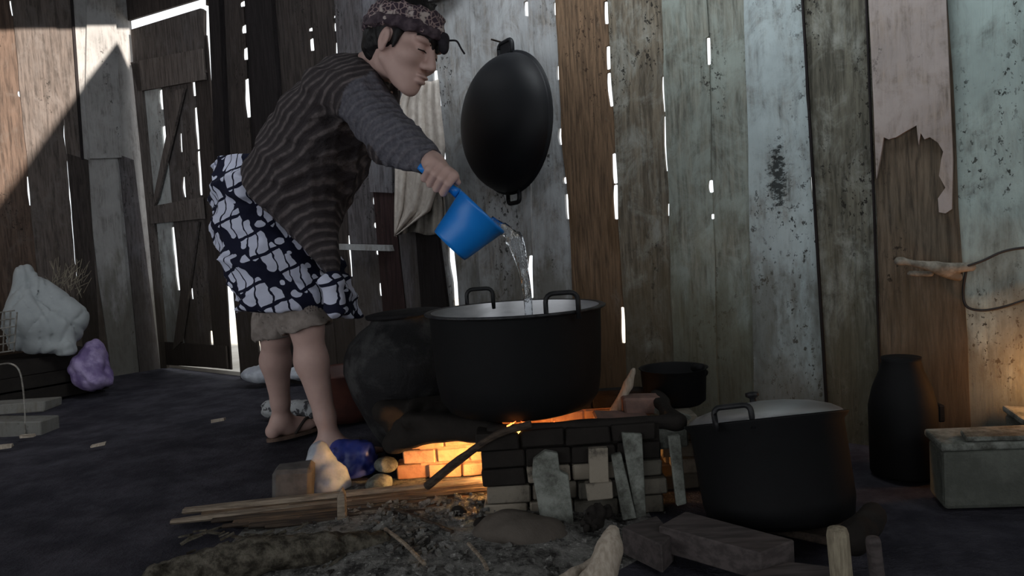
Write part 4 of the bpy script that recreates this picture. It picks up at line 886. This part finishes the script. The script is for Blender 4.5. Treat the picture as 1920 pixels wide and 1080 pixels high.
t = NT('ember'); em = t.n('ShaderNodeEmission'); em.inputs[0].default_value = lin((255, 90, 40)); em.inputs[1].default_value = 1.6
out = [n for n in t.t.nodes if n.type == 'OUTPUT_MATERIAL'][0]; t.t.links.new(em.outputs[0], out.inputs[0]); M_EMB = t.m
# second hearth fire just right of the frame glows on the wall
HX = Wp(1972, 715, 0.11)
lamp('hearth_glow', 'POINT', HX, 2.6, (1.0, 0.40, 0.10), shadow_soft_size=0.04)
fire2 = thing('fire', 'small fire on the grey hearth at the right edge', 'fire', HX-np.array([0, 0, 0.08]))
for dx in (-0.02, 0.02): link_mesh('flame', *flame(HX+np.array([dx, 0.02, -0.08]), 0.09, 0.018, 0.01), M_FLAME, fire2, True)
# ------------------------------------------------------------------ sticks fed into the fire
rng = random.Random(3)
M_STK = [plain('stick_wood_grey', (150, 136, 120), (108, 96, 84), 14, 0.85, 0.4, stretch=(1, 8, 8)), plain('stick_wood_brown', (112, 92, 74), (78, 64, 52), 14, 0.85, 0.4, stretch=(1, 8, 8)), plain('stick_wood_dark', (72, 60, 50), (48, 40, 35), 14, 0.85, 0.4, stretch=(1, 8, 8))]
sticks = [((345, 958, 2.16), (915, 900, 2.20), 0.028, 0, 'long flat stick uppermost in the bundle, its pale end at left'), ((322, 990, 2.09), (700, 935, 2.17), 0.022, 0, 'pale stick with a light cut end poking out furthest left'),
          ((430, 975, 2.12), (930, 905, 2.17), 0.022, 1, 'brown stick second from the top of the bundle'), ((430, 990, 2.10), (925, 915, 2.15), 0.022, 1, 'brown stick in the middle of the bundle, grey along its edge'),
          ((400, 1000, 2.08), (930, 922, 2.14), 0.020, 2, 'dark stick running below the middle of the bundle'), ((440, 1008, 2.05), (930, 930, 2.12), 0.022, 1, 'brown stick low in the bundle, its right end in the fire'),
          ((420, 1015, 2.03), (900, 940, 2.10), 0.018, 2, 'dark thin stick near the bottom of the bundle'), ((470, 1018, 2.02), (915, 950, 2.08), 0.024, 2, 'dark lowest stick of the bundle above the ash'),
          ((520, 985, 2.13), (915, 898, 2.24), 0.018, 0, 'pale thin stick lying at the back of the bundle'), ((640, 955, 2.17), (920, 893, 2.26), 0.016, 1, 'short brown stick furthest back at the fire mouth')]
sticks += [((380, 968, 2.14), (900, 902, 2.22), 0.026, 1, 'broad brown slat just under the uppermost stick'), ((360, 978, 2.10), (800, 930, 2.13), 0.024, 0, 'greyish slat along the front of the bundle, left half'),
           ((450, 1000, 2.04), (880, 948, 2.06), 0.024, 1, 'brown slat at the lower front edge of the bundle'), ((500, 1006, 2.01), (860, 962, 2.03), 0.020, 2, 'short dark slat resting on the ash below the bundle')]
for (a_, b_, w_, mi, lab) in sticks:
    pa = P(*a_); pb = P(*b_); pa[2] = max(pa[2], 0.012); pb[2] = max(pb[2], 0.02)
    mid = (pa+pb)/2+np.array([0, rng.uniform(-0.008, 0.008), rng.uniform(-0.002, 0.004)])
    o = top_mesh('firewood_stick', *tube(smooth_path([pa, mid, pb], 4), [w_*k_ for k_ in (0.5, 0.6, 0.64, 0.62, 0.6, 0.6, 0.58, 0.56, 0.5)], 6, sq=(1.25, 0.62)), M_STK[mi]); tag(o, lab, 'stick', 'sticks fed into the fire')
o = top_mesh('poker_stick', *tube(smooth_path([P(800, 912, 2.02), P(862, 862, 1.985), P(930, 816, 1.945), P(996, 795, 1.93)], 4), [0.012]*5+[0.010]*8, 8), M_STK[2]); tag(o, 'thin dark stick slanting up across the glowing fire mouth', 'stick')
slab('split_stake', [(632, 935), (640, 915), (646, 928), (650, 1000), (640, 1004), (632, 990)], 2.0, 0.02, M_STK[0], 'short split stake standing upright in front of the stick bundle', 'stake')
# log and ash in the foreground
def rough_log(name, pts, rad, mat, label, cat, seed, amp=0.008, h=0.008, freq=34):
    pts = [np.asarray(p, float) for p in pts]; lo = np.min(pts, 0)-max(rad)-0.03; hi = np.max(pts, 0)+max(rad)+0.03; f = Field(lo, hi, h)
    for p, q, r1, r2 in zip(pts[:-1], pts[1:], rad[:-1], rad[1:]): f.cone(p, q, r1, r2, 0.02)
    f.warp(sin_noise(freq, amp, seed)); f.warp(crease_noise(freq*2, amp*0.5, seed+1)); f.half((0, 0, -0.005), (0, 0, -1)); o = top_mesh(name, *f.mesh(1), mat, smooth=True); tag(o, label, cat); return o
t = NT('ashy_bark'); nz = t.noise(t.coord((1, 1, 1)), 26, 6, 0.7); t.bump(nz, 0.8, 0.015); M_BARK = t.done(t.mix(t.ramp(nz, 0.35, 0.68), lin((48, 44, 38)), lin((112, 106, 95))), 0.95, 0, 0.1)
rough_log('charred_log', [G(300, 1110)+np.array([0, 0, 0.03]), G(480, 1072)+np.array([0, 0, 0.035]), G(610, 1050)+np.array([0, 0, 0.03]), G(715, 1028)+np.array([0, 0, 0.02])], [0.05, 0.052, 0.045, 0.03], M_BARK, 'ash-covered rough log along the lower left foreground', 'log', 4)
def ash_mound():
    c_ = G(870, 985); n = 70; xs = np.linspace(-0.62, 0.50, n); ys = np.linspace(-0.42, 0.46, n); f1 = sin_noise(30, 0.006, 8); f2 = sin_noise(80, 0.0035, 9); V = []
    for x in xs:
        for y in ys:
            p = np.array([c_[0]+x, c_[1]+y, 0]); r_ = math.hypot(x/(0.58 if x < 0 else 0.46), y/0.42); h_ = 0.030*max(0, 1-r_*r_)
            V.append((p[0], p[1], h_+(float(f1(p))+float(f2(p)))*max(0, 1-r_)-0.012*max(0, r_-0.85)))
    return np.array(V), [[i*n+j, (i+1)*n+j, (i+1)*n+j+1, i*n+j+1] for i in range(n-1) for j in range(n-1)]
t = NT('wood_ash'); nz = t.noise(t.coord((1, 1, 1), False), 16, 8, 0.75); n2 = t.noise(t.coord((1, 1, 1), False), 70, 4, 0.7)
ac = t.mix(t.ramp(nz, 0.36, 0.60), lin((56, 54, 53)), lin((140, 138, 134))); ac = t.mix(t.ramp(n2, 0.58, 0.70), ac, lin((192, 190, 184))); t.bump(t.math('ADD', nz, n2), 0.9, 0.015); M_ASH = t.done(ac, 0.95, 0, 0.05)
o = top_mesh('ash_heap', *ash_mound(), M_ASH, smooth=True); tag(o, 'grey wood ash spread before the fire mouth', 'ash', kind='stuff')
def chips():
    parts = []; c_ = G(870, 985); r_ = random.Random(5)
    for k in range(520):
        x = r_.gauss(-0.05, 0.22); y = r_.gauss(-0.05, 0.14); rr = math.hypot(x/0.5, y/0.42)
        if rr > 1.1: continue
        z = 0.030*max(0, 1-rr*rr); s = r_.uniform(0.004, 0.014); a_ = r_.uniform(0, 3.1); ax = np.array([(math.cos(a_), math.sin(a_), r_.uniform(-.4, .4)), (-math.sin(a_), math.cos(a_), r_.uniform(-.4, .4)), (0, 0, 1)])
        ax[0] = vn(ax[0]); ax[1] = vn(ax[1]); parts.append(box((c_[0]+x, c_[1]+y, z+s*0.3), (s*r_.uniform(1, 2.4), s, s*0.7), ax, s*0.2))
    return merge(parts)
o = top_mesh('ash_crumbs', *chips(), M_ASH); tag(o, 'loose crumbs of ash and charcoal before the fire', 'ash', kind='stuff')
def litter():
    parts = []; r_ = random.Random(15)
    for k in range(150):
        q = G(r_.uniform(330, 720), r_.uniform(1000, 1075)); a_ = r_.uniform(-0.9, 0.9); l_ = r_.uniform(0.012, 0.06); dv = np.array([math.cos(a_), math.sin(a_), r_.uniform(-0.1, 0.35)])
        parts.append(beam(q+np.array([0, 0, 0.006]), q+dv*l_+np.array([0, 0, 0.010]), r_.uniform(0.003, 0.012), 0.004))
    return merge(parts)
o = top_mesh('wood_litter', *litter(), M_BARK); tag(o, 'bark flakes and splinters littered under the stick bundle', 'litter', kind='stuff')
for (pts, lab, mt) in (([(742, 978), (800, 1000), (850, 1022)], 'dark thin twig half sunk in the ash heap', M_STK[2]), ([(724, 1016), (760, 1045), (798, 1085)], 'long pale twig lying at the bottom edge before the ash', M_STK[0]), ([(880, 1045), (905, 1075), (915, 1095)], 'short grey twig at the bottom edge below the ash', M_STK[0])):
    o = top_mesh('twig', *tube(smooth_path([G(x, y)+np.array([0, 0, 0.034]) for x, y in pts], 4), 0.005, 6), mt); tag(o, lab, 'twig')
for i, (x, y, lab) in enumerate(((905, 985, 'dark lump of charcoal lying in the glowing ash'), (862, 960, 'small ember-lit charcoal piece under the stick ends'))):
    boulder('charcoal_lump', G(x, y, 0.03), (0.03, 0.025, 0.02) if i == 0 else (0.018, 0.016, 0.012), 50+i, M_BRK, lab, 'charcoal', amp=0.006, h=0.005, freq=60)
# ------------------------------------------------------------------ boards and stakes at the lower right
M_PLK = plain('dusty_plank', (86, 78, 77), (64, 58, 57), 9, 0.85, 0.3, stretch=(1, 6, 6)); 
def flat_plank(px, z, th, mat, label, name='plank_piece'):
    top = [G(x, y, z) for x, y in px]; n = len(px); bt = [p-np.array([0, 0, th]) for p in top]
    o = top_mesh(name, np.array(top+bt), [list(range(n))[::-1], list(range(n, 2*n))]+[[i, (i+1) % n, (i+1) % n+n, i+n] for i in range(n)], mat); md = o.modifiers.new('edge', 'BEVEL'); md.width = 0.003; md.segments = 1
    tag(o, label, 'plank'); return o
flat_plank([(1234, 986), (1425, 1037), (1490, 1012), (1285, 958)], 0.085, 0.06, M_PLK, 'thick dusty plank end under the front of the lidded pot')
flat_plank([(1165, 988), (1240, 1022), (1262, 1000), (1232, 966)], 0.07, 0.065, M_PLK, 'dusty block corner left of the thick plank')
flat_plank([(1330, 962), (1560, 1010), (1620, 960), (1400, 930)], 0.024, 0.02, M_WOODD, 'dark board lying flat beneath the lidded pot')
flat_plank([(1400, 1075), (1480, 1052), (1560, 1062), (1560, 1120), (1400, 1120)], 0.05, 0.05, M_PLK, 'brownish board lying at the bottom edge beside the stakes')
rough_log('firewood_chunk', [P(1150, 995, 1.52), P(1143, 1030, 1.50), P(1120, 1095, 1.47)], [0.012, 0.024, 0.040], M_WOODP, 'pale split firewood chunk standing at the bottom edge, narrow tip up', 'firewood', 44, 0.004, 0.006, 50)
rough_log('firewood_chunk', [P(1118, 1050, 1.54), P(1075, 1075, 1.52), P(1035, 1100, 1.50)], [0.012, 0.014, 0.014], M_WOODP, 'thin pale split wood lying against the upright chunk', 'firewood', 46, 0.003, 0.006, 50)
def stake(px, py, d, r, label, mat):
    tp = P(px, py, d); bt = np.array([tp[0]+0.012, tp[1], 0.0]); pts = [bt, lerp(bt, tp, 0.5), lerp(bt, tp, 0.93), lerp(bt, tp, 0.985), tp]
    o = top_mesh('wooden_stake', *tube(pts, [r*1.05, r, r, r*0.85, r*0.4], 14), mat, smooth=False); tag(o, label, 'stake')
stake(1569, 988, 1.32, 0.0195, 'pale round-topped wooden stake, nearest to the camera', plain('stake_wood', (150, 140, 120), (118, 108, 92), 22, 0.8, 0.3, stretch=(8, 8, 1)))
stake(1636, 1006, 1.40, 0.014, 'thinner dim wooden stake right of the round-topped one', M_PLK)
rough_log('charred_stump', [P(1600, 1010, 1.55), P(1640, 965, 1.60)], [0.04, 0.03], M_BRK, 'black charred stump behind the two stakes', 'stump', 61, 0.008)
# ------------------------------------------------------------------ grey hearth block at the right edge
t = NT('cement_render'); nz = t.noise(t.coord((1, 1, 1)), 7, 8, 0.75); t.bump(nz, 0.9, 0.02); M_CEM = t.done(t.mix(t.ramp(nz, 0.32, 0.68), lin((82, 84, 78)), lin((106, 108, 101))), 0.9, 0, 0.15)
hz = 0.175; h_a = G(1738, 836, hz); h_b = G(1960, 812, hz)
hth = thing('hearth', 'grey cement hearth block at the right edge', 'hearth', np.array([h_a[0]+0.2, h_a[1], 0]))
def prism(pts, z0, z1):
    n = len(pts); return np.array([(p[0], p[1], z0) for p in pts]+[(p[0], p[1], z1) for p in pts]), [list(range(n))[::-1], list(range(n, 2*n))]+[[i, (i+1) % n, (i+1) % n+n, i+n] for i in range(n)]
fa = np.array([1.045, 1.90]); fbk = np.array([1.12, 2.15])
pts = [(1.065, 1.86), (1.75, 1.80), (1.75, 1.95), (1.44, 2.19), (1.38, 1.97), (1.10, 1.99)]
o = link_mesh('block', *prism(pts, 0.0, hz-0.02), M_CEM, hth); md = o.modifiers.new('edge', 'BEVEL'); md.width = 0.012; md.segments = 2
pts2 = [(1.055, 1.85), (1.76, 1.79), (1.76, 1.96), (1.44, 2.20), (1.37, 1.98), (1.095, 2.00)]
o = link_mesh('top_slab', *prism(pts2, hz-0.02, hz), M_SLAB, hth); md = o.modifiers.new('edge', 'BEVEL'); md.width = 0.006; md.segments = 2
sh = flat_plank([(1800, 806), (1990, 800), (1990, 816), (1810, 820)], hz+0.014, 0.012, M_SLAB, 'thin grey sheet lying on the cement hearth', 'sheet'); sh['category'] = 'sheet'
# ------------------------------------------------------------------ branch hook and wires on the right wall
q = Wp(1750, 505, 0.05); bf = Field(q-0.20, q+0.20, 0.006)
bf.cone(Wp(1686, 490, 0.09), Wp(1692, 490, 0.09), 0.011, 0.010, 0.0); bf.cone(Wp(1696, 490, 0.085), Wp(1755, 501, 0.07), 0.010, 0.018, 0.01); bf.cone(Wp(1755, 501, 0.07), Wp(1822, 502, 0.03), 0.017, 0.012, 0.01); bf.cone(Wp(1765, 508, 0.06), Wp(1800, 520, 0.02), 0.016, 0.010, 0.01); bf.cone(Wp(1706, 512, 0.07), Wp(1745, 514, 0.05), 0.007, 0.010, 0.006)
bf.warp(sin_noise(60, 0.003, 71)); o = top_mesh('branch_hook', *bf.mesh(1), plain('barked_branch', (150, 144, 132), (104, 98, 88), 26, 0.9, 0.5), smooth=True); tag(o, 'knobbly pale branch stub fixed to the wall as a hook', 'branch')
M_WIRE = plain('dark_wire', (46, 44, 44), (34, 32, 32), 20, 0.6, 0.1)
o = top_mesh('wire', *tube(smooth_path([Wp(1800, 503, 0.045), Wp(1840, 490, 0.04), Wp(1880, 472, 0.03), Wp(1925, 464, 0.02), Wp(1990, 462, 0.02)], 5), 0.004, 8), M_WIRE, smooth=True); tag(o, 'upper dark wire running from the branch hook to the right', 'wire')
o = top_mesh('wire', *tube(smooth_path([Wp(1812, 505, 0.03), Wp(1806, 545, 0.02), Wp(1812, 574, 0.02), Wp(1840, 582, 0.02), Wp(1880, 576, 0.02), Wp(1925, 562, 0.02), Wp(1980, 548, 0.02)], 5), 0.004, 8), M_WIRE, smooth=True); tag(o, 'lower sagging wire looping under the branch hook', 'wire')
# ------------------------------------------------------------------ cloth on the wall behind the person
def drape(rows, off, folds, seed, amp=0.018):
    """rows: (y, x left, x right)"""
    nu, nv = 44, 40; ys = np.linspace(rows[0][0], rows[-1][0], nv); V = []
    for j, y in enumerate(ys):
        xl = np.interp(y, [r_[0] for r_ in rows], [r_[1] for r_ in rows]); xr = np.interp(y, [r_[0] for r_ in rows], [r_[2] for r_ in rows])
        for i in range(nu):
            u = i/(nu-1); ph = folds*u*2*math.pi+0.6*math.sin(3*u+seed); k = 0.35+0.65*j/nv
            V.append(Wp(xl+(xr-xl)*u, y+3*math.sin(u*9+seed), off+amp*k*math.sin(ph)+0.4*amp*math.sin(2.3*ph+seed)))
    return np.array(V), [[j*nu+i, j*nu+i+1, (j+1)*nu+i+1, (j+1)*nu+i] for j in range(nv-1) for i in range(nu-1)]
M_TOW = plain('beige_cloth', (176, 166, 158), (196, 188, 180), 30, 0.95, 0.2); M_TOW2 = plain('grey_cloth', (128, 122, 116), (146, 140, 132), 30, 0.95, 0.2)
cb_ = Wp(785, 430, 0.1)
tw = thing('hanging_cloth', 'beige cloth hanging on the wall behind the arm', 'cloth', cb_)
for rows, of, fo, sd, mt in (([(150, 762, 822), (200, 745, 826), (280, 741, 835), (330, 741, 828), (396, 740, 806), (440, 740, 744)], 0.11, 2.5, 1, M_TOW), ([(200, 770, 820), (330, 752, 830), (400, 746, 836), (438, 748, 834)], 0.07, 3.0, 2, M_TOW2)):
    o = link_mesh('layer', *drape(rows, of, fo, sd), mt, tw, True); md = o.modifiers.new('thick', 'SOLIDIFY'); md.thickness = 0.004
# ------------------------------------------------------------------ sacks and wood at the left
t = NT('woven_sack'); v = t.coord((1, 1, 1), False); nz = t.noise(v, 9, 5, 0.6); t.bump(nz, 0.5, 0.012); M_SACK = t.done(t.mix(nz, lin((132, 138, 140)), lin((178, 182, 184))), 0.75, 0, 0.25)
t = NT('violet_bag'); nz = t.noise(t.coord((1, 1, 1), False), 12, 5, 0.6); t.bump(nz, 0.5, 0.012); M_VIO = t.done(t.mix(t.ramp(nz, 0.4, 0.65), lin((110, 92, 138)), lin((158, 142, 182))), 0.5, 0, 0.4)
def bag(name, prims, seed, mat, label, cat, amp=0.02, freq=14, floor=None, h=0.011):
    pts = np.array([p for p, r_ in prims]); lo = pts.min(0)-0.3; hi = pts.max(0)+0.3; mr = max(max(r_) if hasattr(r_, '__len__') else r_ for p, r_ in prims); lo = pts.min(0)-mr-0.05; hi = pts.max(0)+mr+0.05
    f = Field(lo, hi, h)
    for p, r_ in prims: f.ell(p, r_ if hasattr(r_, '__len__') else (r_, r_, r_), None, 0.06)
    f.warp(crease_noise(freq, amp, seed)); f.warp(crease_noise(freq*2.4, amp*0.35, seed+5))
    if floor is not None: f.half((0, 0, floor), (0, 0, -1), 0.01)
    o = top_mesh(name, *f.mesh(1), mat, smooth=True); tag(o, label, cat); return o
zc = 0.33
cr_ = P(45, 700, 4.15); 
cc_ = C0+N*1.0+E*0.32; crt = thing('wooden_crate', 'dark low board crate under the grey sack', 'crate', cc_); CAX = np.array([N, E, (0, 0, 1)])
for z_ in (0.045, 0.130, 0.205):
    for e_ in (-0.22, 0.22): link_mesh('side_board', *box(cc_+E*e_+np.array([0, 0, z_]), (0.80, 0.018, 0.072), CAX, 0.002), M_BRK, crt)
    for n_ in (-0.39, 0.39): link_mesh('end_board', *box(cc_+N*n_+np.array([0, 0, z_]), (0.018, 0.42, 0.072), CAX, 0.002), M_BRK, crt)
for k_ in range(5): link_mesh('top_board', *box(cc_+E*(-0.184+0.092*k_)+np.array([0, 0, 0.246]), (0.80, 0.088, 0.016), CAX, 0.002), M_BRK, crt)
q = P(85, 590, 4.30); gf = Field(q-0.42, q+0.42, 0.009)
gf.cone(P(42, 505, 4.32), P(62, 600, 4.30), 0.035, 0.15, 0.05); gf.cone(P(62, 600, 4.30), P(112, 612, 4.30), 0.15, 0.13, 0.06); gf.cone(P(48, 512, 4.32), P(140, 590, 4.32), 0.04, 0.075, 0.06); gf.cone(P(40, 640, 4.25), P(125, 652, 4.24), 0.07, 0.06, 0.04)
gf.warp(lambda p: crease_noise(7, 0.020, 12, 4, 8)(p)+crease_noise(17, 0.014, 17, 5, 8)(p)); gf.half((0, 0, 0.255), (0, 0, -1), 0.01)
o = top_mesh('grain_sack', *gf.mesh(1), M_SACK, smooth=True); tag(o, 'grey-white woven sack slumped on the crate at left', 'sack')
bag('plastic_bag', [(P(168, 692, 4.36), (0.12, 0.12, 0.13)), (P(178, 658, 4.40), (0.07, 0.07, 0.09)), (P(188, 715, 4.32), (0.08, 0.09, 0.06))], 22, M_VIO, 'violet plastic bag on the floor below the grey sack', 'bag', 0.009, 18, 0.0)
# straw sticking out of the sack
pr = random.Random(9); parts = []
for k in range(60):
    q = P(pr.uniform(95, 158), pr.uniform(510, 560), 4.38); dv = np.array([pr.uniform(-0.2, 0.7), 0, pr.uniform(0.2, 1)]); parts.append(tube([q, q+vn(dv)*pr.uniform(0.05, 0.11)], 0.0018, 4))
o = top_mesh('straw_tuft', *merge(parts), plain('straw', (140, 132, 116), (110, 102, 90), 30)); tag(o, 'dry straw sticking out behind the grey sack', 'straw', kind='stuff')
# net basket at the left edge
nb_ = thing('net_basket', 'open wire-mesh basket at the left edge on the crate', 'basket', P(0, 660, 4.1))
M_NET = plain('net_wire', (140, 136, 130), (100, 96, 90), 30)
for y0_, y1_ in ((585, 660),):
    for k in range(7): link_mesh('mesh_wire', *tube([P(-40+k*12, y0_, 4.05), P(-34+k*10, y1_, 4.05)], 0.004, 6), M_NET, nb_)
    for k in range(6): link_mesh('mesh_wire', *tube([P(-45, y0_+k*15, 4.05), P(-8, y0_+k*15+2, 4.0), P(28, y0_+k*15-3, 4.05)], 0.004, 6), M_NET, nb_)
for i, (x0, y0, x1, y1, d_, th, lab) in enumerate(((-60, 768, 100, 756, 3.62, 0.045, 'grey plank end lying uppermost in the left floor stack'), (-60, 800, 95, 798, 3.5, 0.075, 'thick grey plank lying lowest in the left floor stack'))):
    pa = P(x0, y0, d_); pb = P(x1, y1, d_); o = top_mesh('plank_piece', *beam(pa, pb, 0.14, th, jit=0.004, bev=0.004), m_gr if i == 0 else m_gr); tag(o, lab, 'plank')
o = top_mesh('string', *tube(smooth_path([P(-10, 685, 3.55), P(20, 682, 3.5), P(38, 700, 3.48), P(46, 760, 3.45), P(47, 815, 3.42)], 5), 0.004, 6), M_NET, smooth=True); tag(o, 'pale string hanging over the plank stack at left', 'string')
for (x, y, lab) in ((50, 822, 'small pale chip at the foot of the plank stack'), (8, 842, 'white scrap on the floor at the left edge'), (182, 840, 'tiny pale splinter on the dark floor at left'), (408, 792, 'tiny grey splinter on the dark floor near the sandal')):
    g = G(x, y); o = top_mesh('wood_chip', *beam(g+np.array([-0.025, 0, 0.008]), g+np.array([0.03, 0.01, 0.012]), 0.02, 0.012, jit=0.004), M_WOODP); tag(o, lab, 'chip')
# ------------------------------------------------------------------ bags and things round the feet
M_WHB = plain('white_plastic', (186, 190, 198), (150, 154, 164), 14, 0.5, 0.4, spec=0.4)
M_BLB = plain('blue_tarp', (30, 44, 120), (44, 62, 150), 10, 0.45, 0.4, spec=0.5)
bag('blue_bag', [(P(662, 878, 2.50), (0.095, 0.07, 0.085)), (P(632, 846, 2.52), (0.055, 0.06, 0.045)), (P(690, 850, 2.50), (0.055, 0.06, 0.045)), (P(655, 915, 2.46), (0.085, 0.07, 0.06))], 32, M_BLB, 'crumpled blue plastic bag by the fire in front of the leg', 'bag', 0.011, 24, 0.0, 0.006)
bag('white_bag', [(P(600, 882, 2.36), (0.052, 0.05, 0.085)), (P(610, 918, 2.33), (0.070, 0.05, 0.050)), (P(598, 846, 2.37), (0.022, 0.03, 0.03)), (P(628, 905, 2.34), (0.05, 0.04, 0.06))], 42, M_WHB, 'crumpled white plastic bag next to the blue bag', 'bag', 0.006, 26, 0.0, 0.006)
t = NT('printed_sack'); nz = t.noise(t.coord((1, 1, 1), False), 24, 3, 0.7); M_PRT = t.done(t.mix(t.ramp(nz, 0.52, 0.58), lin((160, 162, 164)), lin((66, 66, 70))), 0.7)
bag('printed_sack', [(P(512, 768, 3.42), (0.07, 0.06, 0.055)), (P(560, 768, 3.42), (0.09, 0.06, 0.055)), (P(590, 775, 3.40), (0.05, 0.05, 0.04))], 52, M_PRT, 'white sack with dark print on the floor behind the feet', 'sack', 0.008, 22, 0.0, 0.009)
bag('white_bundle', [(P(478, 702, 4.3), (0.09, 0.08, 0.055)), (P(500, 700, 4.3), (0.07, 0.07, 0.06)), (P(560, 700, 4.3), (0.12, 0.08, 0.05))], 62, M_WHB, 'whitish bundle on the floor below the bright door gap', 'bundle', 0.008, 20, 0.0, 0.010)
bc = P(652, 770, 3.34); bc[2] = 0
bas = thing('basin', 'dark reddish basin standing behind the leg', 'basin', bc)
M_BAS = plain('red_brown_enamel', (92, 56, 48), (70, 44, 40), 8, 0.5, 0.2)
link_mesh('shell', *lathe([(0, 0), (0.12, 0), (0.15, 0.05), (0.185, 0.20), (0.195, 0.215), (0.195, 0.222), (0.18, 0.215), (0.145, 0.06), (0, 0.02)], bc, 40), M_BAS, bas, True)
o = top_mesh('firewood_stick', *beam(G(628, 792)+np.array([0, 0, 0.02]), G(676, 783)+np.array([0, 0, 0.03]), 0.02, 0.015, jit=0.003), M_WOODP); tag(o, 'short pale stick on the floor between leg and jar', 'stick')
